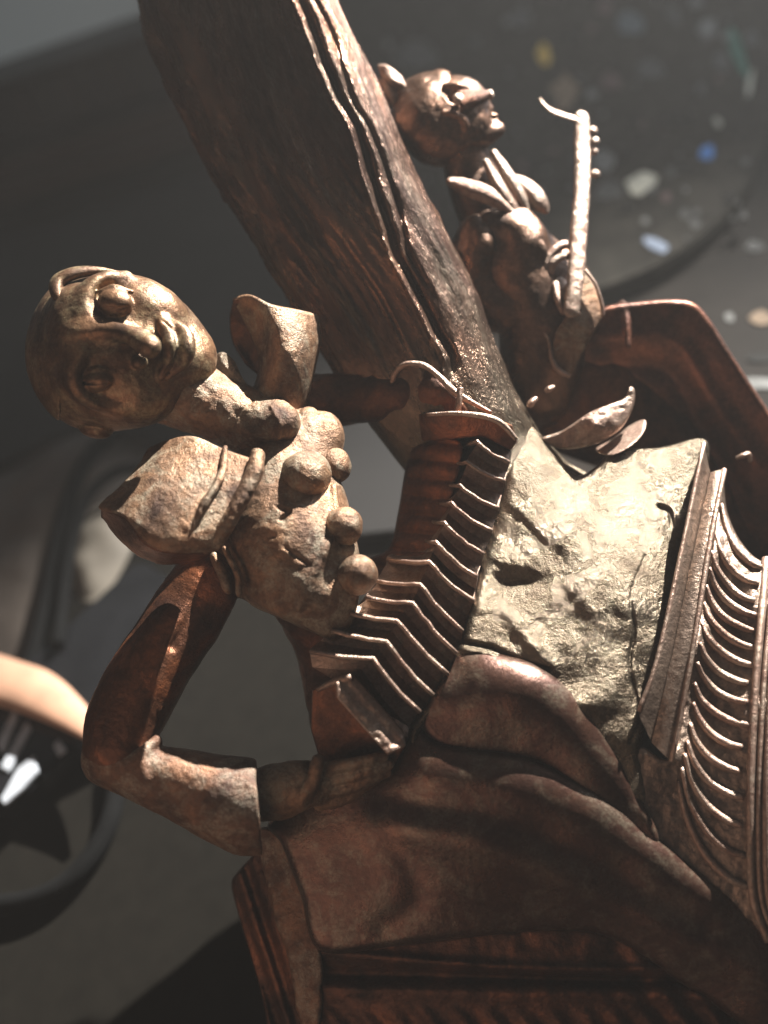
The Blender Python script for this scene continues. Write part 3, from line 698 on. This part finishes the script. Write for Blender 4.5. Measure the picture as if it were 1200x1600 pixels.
coveh0 = TPS([(1128, 745, -6), (1136, 800, -14), (1196, 878, 16), (1250, 880, 10), (1250, 1500, 60), (1180, 1430, 66), (1090, 1330, 56), (1010, 1200, 56), (1050, 1180, 60), (1084, 1010, 58), (1112, 860, 30),
               (1120, 930, 26), (1110, 1060, 42), (1100, 1180, 50), (1185, 930, 40), (1175, 1100, 64), (1165, 1300, 74), (1150, 1000, 38), (1135, 1120, 46), (1125, 1240, 56)])
coveh = lambda q: coveh0(q) + 0.2 * (np.minimum(q[:, 1], 1180) - 850) + 0.05 * np.maximum(q[:, 1] - 1180, 0)
st = [(1128, 788), (1119, 833), (1112, 860), (1108, 887), (1103, 914), (1100, 941), (1097, 972), (1094, 1004), (1090, 1035), (1085, 1067), (1083, 1098), (1079, 1130), (1074, 1157), (1070, 1178), (1064, 1198), (1060, 1220)]
en = [(1190, 887), (1186, 912), (1180, 939), (1181, 961), (1179, 986), (1181, 1013), (1179, 1040), (1169, 1067), (1169, 1098), (1172, 1134), (1160, 1168), (1158, 1206), (1163, 1247), (1159, 1290), (1163, 1337), (1170, 1385)]
for (a, b) in zip(st, en):
    dx, dy = b[0] - a[0], b[1] - a[1]
    pl = [a, (a[0] + dx * 0.12, a[1] + dy * 0.36), (a[0] + dx * 0.38, a[1] + dy * 0.70), (a[0] + dx * 0.72, a[1] + dy * 0.92), b]
    zz = coveh(np.array([[p[0], p[1], 0] for p in pl]))
    sweep('rib', [(p[0] + random.uniform(-1, 1), p[1] + random.uniform(-1, 1), z + 1.5, r) for p, z, r in zip(pl, zz, (3, 5, 6, 5.8, 4.4))], 4, M_rib, ped, 9, 5)
for off_, r_ in ((0, 6), (13, 4), (24, 5)):
    ln = [(1197 + off_, 872), (1190 + off_, 960), (1181 + off_, 1060), (1175 + off_, 1170), (1172 + off_, 1280), (1176 + off_, 1400), (1200 + off_, 1470)]
    zz = coveh(np.array([[p[0], p[1], 0] for p in ln]))
    sweep('rim_bead', [(p[0], p[1], z + 3, r_) for p, z in zip(ln, zz)], r_, M_rib, ped, 10, 6)
# lower left corner of the pedestal, moulded edges running down
pc = relief([(372, 1362), (400, 1330), (418, 1300), (445, 1330), (470, 1400), (490, 1500), (520, 1720), (440, 1720), (410, 1560), (370, 1420), (362, 1380)],
            [(372, 1362, -40), (420, 1300, 0), (445, 1340, 10), (480, 1500, 20), (520, 1700, 40), (440, 1700, 0), (400, 1500, -30), (365, 1390, -50)], 120, 8,
            extra=lambda P: 7 * np.cos((P[:, 0] - 372 - (P[:, 1] - 1362) * 0.33) / 16 * math.pi) * np.clip((470 - P[:, 0] + (P[:, 1] - 1500) * 0.3) / 40, 0, 1) + fbm(P * [1, 1, 0], 30, 85) * 3)
clay('corner_moulding', pc, M_dark, ped, 2.6)
wk = relief([(405, 1300), (440, 1310), (470, 1380), (500, 1480), (500, 1600), (470, 1600), (452, 1500), (425, 1420)], [(405, 1300, 10), (440, 1310, 26), (500, 1480, 44), (500, 1600, 50), (452, 1500, 30), (425, 1420, 14)], 60, 8)
clay('corner_block', wk.disp(lambda P: fbm(P, 16, 86) * 2), M_cuff, ped, 2.6)

# ================================================================== FAR PLAYER
fid = thing('bronze_fiddler', 'darker bronze clown behind the trunk, in profile with beaked mask, leafy ruff and raised knee', 'figurine', (860, 640, -220))
Z0 = -190
fh = ell((690, 190, Z0), (66, 72, 60), 20).u(ell((725, 168, Z0 + 8), (42, 46, 44)), 20)
fh = fh.u(tube([(720, 200, Z0 + 10, 40), (752, 205, Z0 + 14, 26), (778, 202, Z0 + 14, 11)]), 12)       # jaw, chin
fh = fh.u(ell((745, 182, Z0 + 18), (22, 20, 26)), 10)
fh = fh.u(ell((762, 170, Z0 + 14), (10, 8, 10)), 4).u(ell((770, 180, Z0 + 14), (9, 5, 10)), 2).u(ell((772, 189, Z0 + 14), (8, 4.5, 9)), 2).u(ell((780, 199, Z0 + 13), (9, 9, 10)), 4)
fh = fh.cut(tube([(764, 185, Z0 + 26, 2), (756, 188, Z0 + 36, 1.5)]), 2).cut(ell((716, 152, Z0 + 52), (16, 12, 12)), 4)
fh = fh.u(ell((717, 154, Z0 + 44), (8, 8, 7)), 2).u(tube([(694, 134, Z0 + 42, 4), (718, 134, Z0 + 48, 5), (736, 142, Z0 + 36, 4)]), 5)
fh = fh.u(tube([(694, 176, Z0 + 60, 4), (708, 178, Z0 + 62, 5), (722, 184, Z0 + 60, 6), (728, 198, Z0 + 54, 5), (722, 212, Z0 + 46, 3)]), 3)   # ear
clay('head', fh.disp(lambda P: fbm(P, 18, 91) * 1.5), M_far, fid, 2.0)
sheet('mask', [[(716, 143, Z0 + 60), (738, 141, Z0 + 56), (764, 142, Z0 + 34)], [(720, 160, Z0 + 66), (742, 156, Z0 + 58), (769, 148, Z0 + 32)], [(722, 172, Z0 + 64), (742, 165, Z0 + 54), (766, 154, Z0 + 28)]], M_dark, fid, 5, 6, 6)
clay('mask_tip', ell((767, 147, Z0 + 34), (5, 8, 6), -20), M_rib, fid, 1.5)
clay('eyeball', ell((716, 155, Z0 + 62), (9, 10, 7)), M_rib, fid, 1.5)
hood = ell((676, 180, Z0 - 2), (62, 68, 59), 20).u(tube([(690, 135, Z0, 24), (650, 142, Z0, 16), (622, 132, Z0, 10), (602, 120, Z0, 10)]), 14)
hood = hood.isect(lambda P: (P[:, 0] - 700 + (P[:, 1] - 150) * 0.15) * 0.9, 5)
clay('hood', hood.disp(lambda P: fbm(P, 22, 92) * 2), M_far, fid, 2.4)
sheet('hood_tassel', [[(592, 102, Z0), (606, 104, Z0 + 10), (624, 118, Z0 + 8)], [(596, 118, Z0 + 8), (612, 124, Z0 + 16), (634, 134, Z0 + 12)], [(604, 128, Z0 + 4), (618, 136, Z0 + 8), (636, 140, Z0 + 6)]], M_rib, fid, 5, 6, 6)
sheet('hood_tassel', [[(592, 124, Z0), (602, 126, Z0 + 8), (614, 134, Z0 + 4)], [(600, 146, Z0 + 6), (612, 146, Z0 + 12), (626, 148, Z0 + 4)], [(612, 166, Z0), (616, 162, Z0 + 6), (622, 158, Z0 + 2)]], M_rib, fid, 5, 6, 6)
clay('neck', tube([(725, 225, Z0, 36), (735, 270, Z0 - 5, 40), (760, 320, Z0 - 8, 50)]), M_far, fid, 2.6)
# leafy ruff
def leaf(pts, z, wd, mat=M_rib, parent=None, curl=8, name='ruff_leaf'):
    sp = spline([(x, y, z_) for x, y, z_ in pts], 6); T = np.gradient(sp, axis=0); n = np.stack([-T[:, 1], T[:, 0], T[:, 2] * 0], 1); n /= np.linalg.norm(n, axis=1, keepdims=True) + 1e-9
    t = np.linspace(0, 1, len(sp)); w_ = wd * np.sin(np.pi * np.clip(t * 0.92 + 0.06, 0, 1)) ** 0.7
    rows = [sp + n * (w_ * k)[:, None] + [0, 0, 1] * np.array(curl * (1 - k * k)) for k in (-1, -0.5, 0, 0.5, 1)]
    return sheet(name, [r[::3] for r in rows], mat, parent, 5, 3, 3)
leaf([(770, 236, Z0 + 30), (792, 272, Z0 + 40), (812, 306, Z0 + 36), (830, 340, Z0 + 24)], 0, 9, parent=fid)
leaf([(758, 250, Z0 + 46), (778, 290, Z0 + 54), (800, 325, Z0 + 46), (822, 352, Z0 + 30)], 0, 9, parent=fid)
leaf([(800, 278, Z0 + 10), (825, 296, Z0 + 24), (842, 316, Z0 + 24), (854, 332, Z0 + 14)], 0, 14, parent=fid)
leaf([(700, 282, Z0 + 50), (732, 294, Z0 + 62), (768, 308, Z0 + 62), (806, 336, Z0 + 46)], 0, 13, parent=fid)
tb = tube([(772, 345, Z0 - 10, 54), (798, 400, Z0 - 6, 70), (840, 460, Z0, 72), (850, 530, Z0 - 5, 70), (840, 610, Z0 - 20, 60)])
tb = tb.u(tube([(815, 345, Z0 + 36, 18), (832, 370, Z0 + 44, 22), (812, 396, Z0 + 50, 16)]), 24).u(ell((880, 440, Z0), (44, 68, 44), -30), 14)
tb = tb.u(tube([(770, 352, Z0 + 40, 22), (800, 352, Z0 + 46, 22), (822, 376, Z0 + 46, 16)]), 24)
tb = tb.disp(lambda P: fbm(P, 50, 95, 2) * 2.4 + fbm(P, 12, 96, 2) * 0.4)
clay('doublet', tb, M_far, fid, 2.4)
sheet('lapel', [[(806, 336, Z0 + 56), (826, 350, Z0 + 62), (846, 372, Z0 + 60)], [(812, 356, Z0 + 66), (832, 372, Z0 + 70), (854, 392, Z0 + 66)], [(808, 378, Z0 + 64), (826, 396, Z0 + 68), (848, 416, Z0 + 62)]], M_far, fid, 5, 6, 6)
arm = tube([(742, 352, Z0 + 50, 14), (752, 370, Z0 + 54, 18), (748, 405, Z0 + 50, 17), (736, 448, Z0 + 40, 12)]).u(tube([(748, 380, Z0 + 20, 40), (740, 440, Z0 + 10, 50), (790, 480, Z0 + 20, 42), (850, 470, Z0 + 44, 28)]), 26)
clay('sleeve', arm.disp(lambda P: fbm(P, 24, 97) * 2.2), M_far, fid, 2.4)
cf2 = tube([(846, 468, Z0 + 58, 4), (848, 430, Z0 + 60, 6), (862, 396, Z0 + 58, 7), (884, 382, Z0 + 52, 7), (906, 394, Z0 + 44, 6)]).u(tube([(858, 440, Z0 + 58, 4), (866, 410, Z0 + 60, 6), (884, 400, Z0 + 56, 6), (902, 410, Z0 + 50, 4)]), 4)
clay('cuff', cf2, M_rib, fid, 1.9)
fh2 = tube([(862, 440, Z0 + 40, 20), (876, 455, Z0 + 52, 18), (886, 462, Z0 + 52, 16)])
fh2 = fh2.u(tube([(868, 446, Z0 + 66, 6), (872, 468, Z0 + 72, 6), (880, 488, Z0 + 70, 5)]), 3)
for k in range(4):
    fh2 = fh2.u(tube([(884, 450 + 10 * k, Z0 + 62, 5), (896, 452 + 11 * k, Z0 + 76, 5), (904, 458 + 11 * k, Z0 + 72, 4.4), (908, 463 + 11 * k, Z0 + 62, 4)]), 1.5)
clay('hand', fh2, M_rib, fid, 1.7)
lg = relief([(915, 500), (945, 480), (985, 473), (1050, 468), (1084, 474), (1108, 498), (1150, 564), (1200, 640), (1300, 790), (1300, 1000), (1200, 890), (1152, 852), (1124, 790), (1080, 700), (1040, 640), (1000, 600), (940, 590), (905, 560)],
            [(915, 500, Z0 + 44), (985, 480, Z0 + 52), (1084, 480, Z0 + 56), (1150, 570, Z0 + 52), (1200, 650, Z0 + 46), (1300, 800, Z0 + 40), (1300, 1000, Z0 - 20), (1152, 852, Z0 - 20), (1080, 700, Z0 - 4), (1000, 600, Z0 + 6), (905, 560, Z0 + 10),
             (985, 505, Z0 + 48), (1070, 515, Z0 + 50), (1060, 580, Z0 + 22), (1130, 650, Z0 + 26), (1200, 760, Z0 + 20)], 90, 9,
            extra=lambda P: 9 * np.exp(-(linedist(P, [(940, 530), (1050, 530), (1110, 620), (1180, 720)]) / 16) ** 2) - 8 * np.exp(-(linedist(P, [(960, 570), (1040, 580), (1090, 660), (1160, 770)]) / 14) ** 2) + fbm(P, 60, 98, 2) * 3)
lg = lg.u(tube([(972, 474, Z0 + 12, 6), (976, 482, Z0 + 36, 7), (980, 500, Z0 + 50, 6), (982, 540, Z0 + 60, 5)]), 4)
clay('leg', lg, M_leg, fid, 2.8)
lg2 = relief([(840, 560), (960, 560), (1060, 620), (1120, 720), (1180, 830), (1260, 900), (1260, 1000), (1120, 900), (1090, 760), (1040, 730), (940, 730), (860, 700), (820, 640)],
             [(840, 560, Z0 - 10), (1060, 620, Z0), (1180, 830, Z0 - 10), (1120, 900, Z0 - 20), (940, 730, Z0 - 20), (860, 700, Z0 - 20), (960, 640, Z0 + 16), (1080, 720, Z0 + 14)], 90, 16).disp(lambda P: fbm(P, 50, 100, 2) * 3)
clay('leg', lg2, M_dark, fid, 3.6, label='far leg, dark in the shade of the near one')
shoe = relief([(846, 686), (880, 672), (920, 645), (952, 632), (976, 622), (984, 604), (992, 612), (988, 640), (968, 672), (930, 694), (880, 702)],
              [(846, 686, -70), (920, 645, -50), (984, 604, -66), (988, 640, -60), (930, 694, -60), (930, 665, -34)], 24, 5, extra=lambda P: 3 * np.abs(vnoise(P * [1, 1, 0], 11, 5)))
clay('shoe', shoe, M_rib, fid, 1.9)
shoe2 = relief([(930, 702), (960, 684), (985, 664), (1008, 656), (1006, 676), (985, 698), (955, 712)], [(930, 702, -80), (1008, 656, -84), (960, 695, -62), (985, 680, -64)], 20, 4)
clay('shoe', shoe2, M_rib, fid, 1.9)
sweep('coat_glint', [(826, 636, -86, 4), (830, 630, -84, 6), (838, 622, -86, 4)], 4, M_rib, fid)  # glints on the dark coat, put in as pale bronze slivers
sweep('coat_glint', [(852, 612, -86, 3), (858, 608, -84, 5), (866, 604, -86, 3)], 4, M_rib, fid)
sweep('leg_glint', [(1150, 716, Z0 + 74, 3), (1162, 712, Z0 + 78, 4.5), (1170, 710, Z0 + 76, 4), (1172, 722, Z0 + 74, 3)], 4, M_rib, fid)  # white glint on the leg, modelled as pale bronze

# ================================================================== STRINGED INSTRUMENT
vi = thing('bronze_fiddle', 'thin bronze fiddle held upright by the masked clown, curled scroll atop its pale neck', 'fiddle', (890, 590, -130))
ZV = Z0 + 70
nk_l = [(908, 184, ZV - 76, 10.5), (910, 220, ZV - 66, 11), (909, 300, ZV - 38, 11.5), (904, 370, ZV - 16, 12), (899, 440, ZV + 4, 12), (893, 484, ZV + 12, 11)]
nkk = tube([(q[0], q[1], q[2], q[3] + 1.5) for q in nk_l], 5, fz=0.4).disp(lambda P: fbm(P, 14, 3) * 0.4)
clay('neck', nkk, M_rib, vi, 1.6)
sp_n = spline(nk_l, 8)
for q in sp_n[2:-4]:
    sweep('fret', [(q[0] - q[3] * 0.85, q[1] + 1, q[2] + 2.5, 0.8), (q[0], q[1], q[2] + 5.2, 0.9), (q[0] + q[3] * 0.85, q[1] + 1, q[2] + 2.5, 0.8)], 0.8, M_rib, vi, 6, 3)
sheet('scroll', [[(843, 154, (ZV - 76) - 14), (858, 168, (ZV - 76) - 6), (876, 176, (ZV - 76)), (902, 184, (ZV - 76) + 2)], [(846, 160, (ZV - 76) - 6), (860, 174, (ZV - 76) + 4), (876, 181, (ZV - 76) + 8), (900, 190, (ZV - 76) + 8)]], M_rib, vi, 4, 6, 3)
for (x, y) in ((926, 204), (929, 220), (927, 236), (930, 272)):
    clay('tuning_peg', ell((x, y, (ZV - 76) - 2), (8, 7, 6), 20).u(ell((x - 7, y, (ZV - 76) - 2), (6, 3, 3)), 2), M_rib, vi, 1.5)
fbody = relief([(912, 424), (926, 440), (938, 470), (941, 494), (922, 530), (905, 562), (892, 588), (866, 576), (862, 548), (868, 520), (880, 500), (896, 470)],
               [(912, 424, ZV - 8), (941, 494, ZV - 8), (892, 588, ZV - 16), (862, 560, ZV - 4), (896, 470, ZV + 4), (905, 510, ZV + 6)], 26, 5, slope=0.7)
clay('soundbox', fbody.cut(tube([(872, 556, ZV + 4, 2), (900, 500, ZV + 10, 2)]), 2), M_body, vi, 1.8)
sweep('soundbox_rim', [(914, 422, ZV + 2, 3), (930, 444, ZV + 2, 3), (940, 474, ZV + 0, 3.2), (942, 494, ZV - 2, 3)], 3, M_rib, vi)
sweep('soundbox_rim', [(850, 518, ZV - 4, 2), (858, 534, ZV, 3), (862, 560, ZV + 2, 4), (872, 578, ZV, 5), (890, 588, ZV - 6, 4)], 3, M_rib, vi)

# ================================================================== BACKGROUND
def raytab(px, py, hgt=0.0):                 # point where the view ray of (px,py) meets a level hgt units above the table
    d = np.array([(px - 600) / FOC, (800 - py) / FOC, -1.0]); t = (TABLE + hgt - FOC * UPV[2]) / (UPV @ d)
    return toW(np.array([0, 0, FOC]) + d * t)
def world_poly(name, pts, z0, z1, mat, parent=None, bevel=0.0):
    n = len(pts); v = [(p[0], p[1], z0) for p in pts] + [(p[0], p[1], z1) for p in pts]
    F = [tuple(range(n))[::-1], tuple(range(n, 2 * n))] + [(i, (i + 1) % n, n + (i + 1) % n, n + i) for i in range(n)]
    import bmesh
    v = np.array(v) - (root_of(parent) if parent else 0)
    me = mesh_from(name, v, F, mat, False)
    bm = bmesh.new(); bm.from_mesh(me); bmesh.ops.recalc_face_normals(bm, faces=bm.faces)
    if bevel: bmesh.ops.bevel(bm, geom=bm.edges[:], offset=bevel, segments=2, affect='EDGES')
    bm.to_mesh(me); bm.free()
    return link(name, me, parent)

M_terr = plain('terrazzo_ground', (0.030, 0.027, 0.022), 0.45, bump=0.1, sc=90, var=0.5)
M_mat = plain('grey_mat', (0.007, 0.006, 0.0045), 0.85, bump=0.2, sc=140, var=0.15)
g = 3.0
M_room0 = plain('dark_wood', (0.020, 0.0165, 0.0135), 0.5, bump=0.1, sc=30, var=0.3)
top_ = world_poly('tabletop', [(-g, -g), (g, -g), (g, g), (-g, g)], -0.03, 0, M_room0); tag(top_, 'dark tabletop', kind='structure')
HS = 40.0
slab_o = [raytab(x, y, HS)[:2] for x, y in closed([(1210, -260), (1215, 60), (1185, 250), (1120, 350), (1010, 425), (860, 470), (700, 470), (560, 400), (470, 200), (470, -150), (600, -420), (950, -520)], 8)]
tab = world_poly('terrazzo_slab', slab_o, 0.0005, HS * U, M_terr, bevel=0.0015); tag(tab, 'round dark terrazzo slab set with coloured stone chips, behind the masked clown', 'slab')
chips = [(850, 85, 12, 17, 'y', 0), (880, 145, 22, 30, 't', 20), (985, 38, 24, 20, 'b', 0), (955, 128, 20, 17, 'p', 0), (1105, 240, 13, 15, 'B', 0), (1003, 287, 26, 17, 'w', -20), (942, 250, 20, 20, 'g', 30),
         (950, 300, 26, 18, 'd', -10), (1105, 46, 16, 20, 'g', 0), (1152, 82, 10, 46, 'G', -20), (1128, 96, 16, 18, 'd', 0), (1122, 192, 6, 9, 'w', -30), (1026, 384, 24, 9, 'B2', 25), (988, 434, 16, 6, 'd', 0),  # the B2 entry is a bluish glint put in as pale colour
         (1190, 498, 20, 12, 't', 0), (1140, 496, 8, 8, 'g', 0), (1185, 600, 40, 9, 'g', 0), (650, 88, 34, 26, 'd', 0), (945, 12, 14, 12, 'p', 0), (1088, 4, 10, 8, 'g', 0), (1050, 20, 12, 10, 'd', 0),
         (1172, 130, 5, 26, 'w', 10), (890, 60, 14, 10, 'k', 0), (1060, 190, 18, 13, 'k', 0), (880, 190, 9, 12, 'k', 0), (1070, 262, 22, 12, 'k', 0), (1095, 140, 10, 12, 'd', 0), (1020, 110, 26, 18, 'd', 0), (1175, 60, 14, 14, 'd', 20),
         (995, 190, 14, 10, 'k', 0), (815, 30, 18, 14, 'd', 0), (1140, 310, 12, 10, 'k', 0), (1085, 350, 10, 7, 'd', 0), (925, 100, 10, 8, 'k', 0), (830, 250, 12, 9, 'k', 0), (1180, 385, 16, 10, 'd', 0), (1192, 560, 30, 8, 'k', 0)]
CC = {'y': (0.75, 0.50, 0.12), 't': (0.26, 0.19, 0.13), 'b': (0.12, 0.14, 0.15), 'p': (0.13, 0.085, 0.08), 'B': (0.10, 0.26, 0.62), 'B2': (0.28, 0.33, 0.42), 'w': (0.62, 0.60, 0.50), 'g': (0.20, 0.20, 0.19), 'd': (0.085, 0.085, 0.082), 'G': (0.06, 0.17, 0.13), 'k': (0.015, 0.014, 0.012)}
CM = {k: plain('chip_' + n_, c, 0.3, sc=200, var=0.3) for (k, c), n_ in zip(CC.items(), ('yellow', 'tan', 'bluegrey', 'pink', 'blue', 'blueglint', 'white', 'grey', 'dim', 'green', 'black'))}
def chip(px, py, a, b, m, ang):
    on = py < 420 - max(0, px - 1000) * 0.5; hh = HS if on else 0.0; par = tab if on else top_
    pts = []; n = random.randint(7, 10)
    for k in range(n):
        th = 2 * math.pi * k / n; r_ = random.uniform(0.72, 1.1); x, y = a * r_ * math.cos(th), b * r_ * math.sin(th); c_, s_ = math.cos(math.radians(ang)), math.sin(math.radians(ang))
        pts.append(raytab(px + x * c_ - y * s_, py + x * s_ + y * c_, hh)[:2])
    return world_poly('stone_chip', pts, hh * U - 0.002, hh * U + 0.0004 + random.random() * 0.0002, CM[m], par)
for c_ in chips: chip(*c_)
for i in range(110):
    x, y = random.uniform(600, 1170), random.uniform(-40, 400)
    s_ = random.uniform(3, 9); chip(x, y, s_, s_ * random.uniform(.6, 1.1), random.choice('kkkdddgp'), random.uniform(0, 180))

# grey mat under the left of the sculpture
M_room = plain('dark_table', (0.016, 0.013, 0.010), 0.5, bump=0.1, sc=30, var=0.3)
mt = [raytab(*p)[:2] for p in ((-200, 700), (300, 760), (640, 980), (900, 1500), (700, 2300), (-400, 1900))]
o = world_poly('desk_mat', mt, 0.0004, 0.0016, M_mat, bevel=0.0004); tag(o, 'dull grey brown mat spread on the table below the left elbow', 'mat')

M_cable = plain('black_rubber', (0.004, 0.004, 0.004), 0.9, sc=100)
def on_table(pts, h):
    return [(*raytab(x, y, hh if (hh := (q[0] if q else h)) else h), ) for (x, y, *q) in pts]
cb = sweep('power_cable', [raytab(x, y, 30 + k) for x, y, k in ((182, 1180, 0), (180, 1245, 0), (160, 1310, 0), (110, 1375, 0), (40, 1408, 0), (-60, 1414, 0), (-200, 1400, 0))], 20 * U, M_cable, None, 14, 8, wp=True)
tag(cb, 'black cable looping over the grey mat below the bent elbow', 'cable')
cb = sweep('power_cable', [raytab(x, y, 60) for x, y in ((300, 650), (215, 650), (150, 700), (108, 780), (88, 870), (70, 960), (40, 1060), (-20, 1140))], 22 * U, M_cable, None, 14, 8, wp=True)
tag(cb, 'black cable arching over the beige cloth behind the pointed collar', 'cable')
cb = sweep('power_cable', [raytab(x, y, 90) for x, y in ((330, 740), (240, 730), (180, 738), (135, 780), (112, 850), (100, 930), (90, 1010))], 15 * U, M_cable, None, 14, 8, wp=True)
tag(cb, 'thinner black cable beside the arching one, running toward the dark case', 'cable')

# beige cloth heap
def heap(name, poly, peak, mat, label, cat, seed=1, N=34):
    poly = np.array([raytab(*p)[:2] for p in poly]); cen = poly.mean(0); V = []; F = []
    cl = closed(poly, 6); n = len(cl)
    for i in range(N):
        t = i / (N - 1)
        for k in range(n):
            p = cen + (cl[k] - cen) * t
            q = np.array([[p[0] / U, p[1] / U, 0]])
            z = peak * (1 - t ** 3) * (0.8 + 0.35 * float(fbm(q, 200, seed)[0])) + 0.002 * (1 - t)
            V.append((p[0], p[1], max(0.0018, z)))
    for i in range(N - 1):
        for k in range(n):
            F.append((i * n + k, (i + 1) * n + k, (i + 1) * n + (k + 1) % n, i * n + (k + 1) % n))
    V += [(p[0], p[1], 0.0017) for p in cl]; b = N * n
    for k in range(n): F.append(((N - 1) * n + k, b + k, b + (k + 1) % n, (N - 1) * n + (k + 1) % n))
    F.append(tuple(b + k for k in range(n))[::-1])
    return tag(link(name, mesh_from(name, np.array(V), F, mat)), label, cat)
M_cloth = plain('beige_cloth', (0.075, 0.058, 0.046), 0.8, bump=0.2, sc=60, var=0.15)
heap('folded_cloth', [(-150, 760), (0, 745), (130, 668), (230, 690), (215, 760), (130, 860), (60, 1010), (0, 1060), (-150, 1060)], 0.012, M_cloth, 'dim beige cloth lying behind the tilted head and collar', 'cloth', 3)
M_cream = plain('cream_paper', (0.22, 0.19, 0.15), 0.7, sc=60, var=0.2)
heap('paper_ball', [(108, 880), (125, 800), (180, 780), (215, 830), (190, 900), (150, 945), (118, 930)], 0.012, M_cream, 'pale cream crumpled paper beside the black cables', 'paper', 5, 20)
M_lea = plain('tan_leather', (0.34, 0.19, 0.12), 0.6, sc=80, var=0.15)
sp_ = sweep('leather_strap', [(*raytab(x, y, 110), r * U) for x, y, r in ((-120, 1020, 60), (-10, 1060, 62), (50, 1080, 58), (100, 1110, 42), (150, 1150, 20), (175, 1180, 6))], 40 * U, M_lea, None, 20, 8, flat=0.45, wp=True)
tag(sp_, 'tan leather tongue tapering toward the bent bronze elbow', 'strap')
M_case = plain('black_plastic', (0.01, 0.01, 0.011), 0.25, sc=60, coat=0.5)
cs_ = thing('charger_case', 'glossy black plastic case with bright metal slats left of the elbow', 'case', (60, 1180, -500)); cs_.location = raytab(60, 1180)
world_poly('shell', [raytab(*p)[:2] for p in ((-80, 1120), (90, 1040), (240, 900), (330, 960), (270, 1130), (150, 1190), (60, 1270), (-80, 1330))], 0.0018, 0.016, M_case, cs_, 0.003)
M_al = plain('brushed_metal', (0.55, 0.58, 0.62), 0.35, 0.3, sc=120)
for pl in (((-5, 1165), (22, 1110), (30, 1118), (6, 1178)), ((2, 1200), (42, 1128), (50, 1138), (14, 1206)), ((2, 1250), (30, 1200), (54, 1182), (60, 1206), (36, 1234), (8, 1258)), ((84, 1166), (92, 1156), (104, 1172), (92, 1182))):
    world_poly('slat', [raytab(x, y, 82)[:2] for x, y in pl], 0.0155, 0.0172, M_al, cs_, 0.0003)

# window ledge at the far left
def wall_box(name, a, b, z0, z1, dep, mat, parent=None, bevel=0.0):
    a, b = np.array(a[:2]), np.array(b[:2]); d = b - a; n = np.array([-d[1], d[0]]); n /= np.linalg.norm(n)
    if n @ (a - np.array(cam.location)[:2]) < 0: n = -n
    return world_poly(name, [a, b, b + n * dep, a + n * dep], z0, z1, mat, parent, bevel)
M_frame = plain('dark_frame', (0.012, 0.013, 0.017), 0.4, sc=40, var=0.3)
M_rail = plain('brown_rail', (0.03, 0.018, 0.014), 0.3, sc=40, var=0.2)
M_pane = plain('grey_pane', (0.16, 0.175, 0.18), 0.4, sc=8, var=0.12)
A_, B_ = raytab(-140, 345), raytab(700, 90)
pb = M_pane.node_tree.nodes['Principled BSDF']; pb.inputs['Emission Color'].default_value = (0.8, 0.95, 1.0, 1); pb.inputs['Emission Strength'].default_value = 0.08   # daylight through a frosted pane
win = thing('window_ledge', 'blurred dark window ledge with a pale grey pane at the far left, behind the trunk', 'window', (0, 0, 0)); win.location = A_
dv_ = (B_ - A_)[:2]
def wl_(t, off=0.0):                         # point on the ledge line, off metres toward the room
    p = A_[:2] + dv_ * t; n = np.array([-dv_[1], dv_[0]]); n /= np.linalg.norm(n)
    if n @ (p - np.array(cam.location)[:2]) > 0: n = -n
    return p + n * off
def ledge(name, t0, t1, z0, z1, o0, o1, mat, bevel=0.0):
    return world_poly(name, [wl_(t0, o0), wl_(t1, o0), wl_(t1, o1), wl_(t0, o1)], z0, z1, mat, win, bevel)
ledge('rail', -0.6, 0.62, 0.0, 0.034, -0.03, 0.035, M_rail, 0.012)
ledge('frame', -0.6, 0.62, 0.037, 0.076, -0.03, 0.0, M_frame, 0.004)
for k in range(9):
    ledge('joint_strip', -0.10 + 0.085 * k, -0.094 + 0.085 * k, 0.04, 0.072, 0.0, 0.0025, M_rail)
ledge('sill', -0.6, 0.62, 0.0765, 0.082, -0.04, 0.008, M_frame, 0.003)
ledge('pane', -0.6, 0.62, 0.078, 0.75, -0.035, -0.031, M_pane)
for m_ in (M_mat, M_room0, M_terr, M_cable): m_.node_tree.nodes['Principled BSDF'].inputs['Specular IOR Level'].default_value = 0.08
M_blk = plain('backdrop_black', (0.010, 0.0085, 0.0075), 0.6, sc=30, var=0.3)
o = world_poly('dark_sheet', [raytab(*p)[:2] for p in ((-400, 930), (150, 668), (420, 760), (560, 850), (660, 840), (740, 640), (620, 240), (420, 250), (-400, 520))], 0.0006, 0.006, M_blk, bevel=0.001)  # flat black sheet added to keep the background dark
tag(o, 'large matte black sheet added behind the tilted head to darken the background', 'dark_sheet')

# thin scattering volume added to stand in for veiling lens glare
hz = world_poly('glare_haze', [(-3.4, -3.4), (3.4, -3.4), (3.4, 3.4), (-3.4, 3.4)], -1.03, 0.95, None)
hm = bpy.data.materials.new('glare_veil'); hm.use_nodes = True; nt = hm.node_tree; nt.nodes.remove(nt.nodes['Principled BSDF'])
pv = nt.nodes.new('ShaderNodeVolumePrincipled'); pv.inputs['Color'].default_value = (0.95, 0.93, 0.9, 1); pv.inputs['Density'].default_value = 0.06; pv.inputs['Anisotropy'].default_value = 0.3
nt.links.new(pv.outputs[0], nt.nodes['Material Output'].inputs['Volume']); hz.data.materials.clear(); hz.data.materials.append(hm); tag(hz, 'pale volume added to stand in for veiling lens glare', kind='stuff')
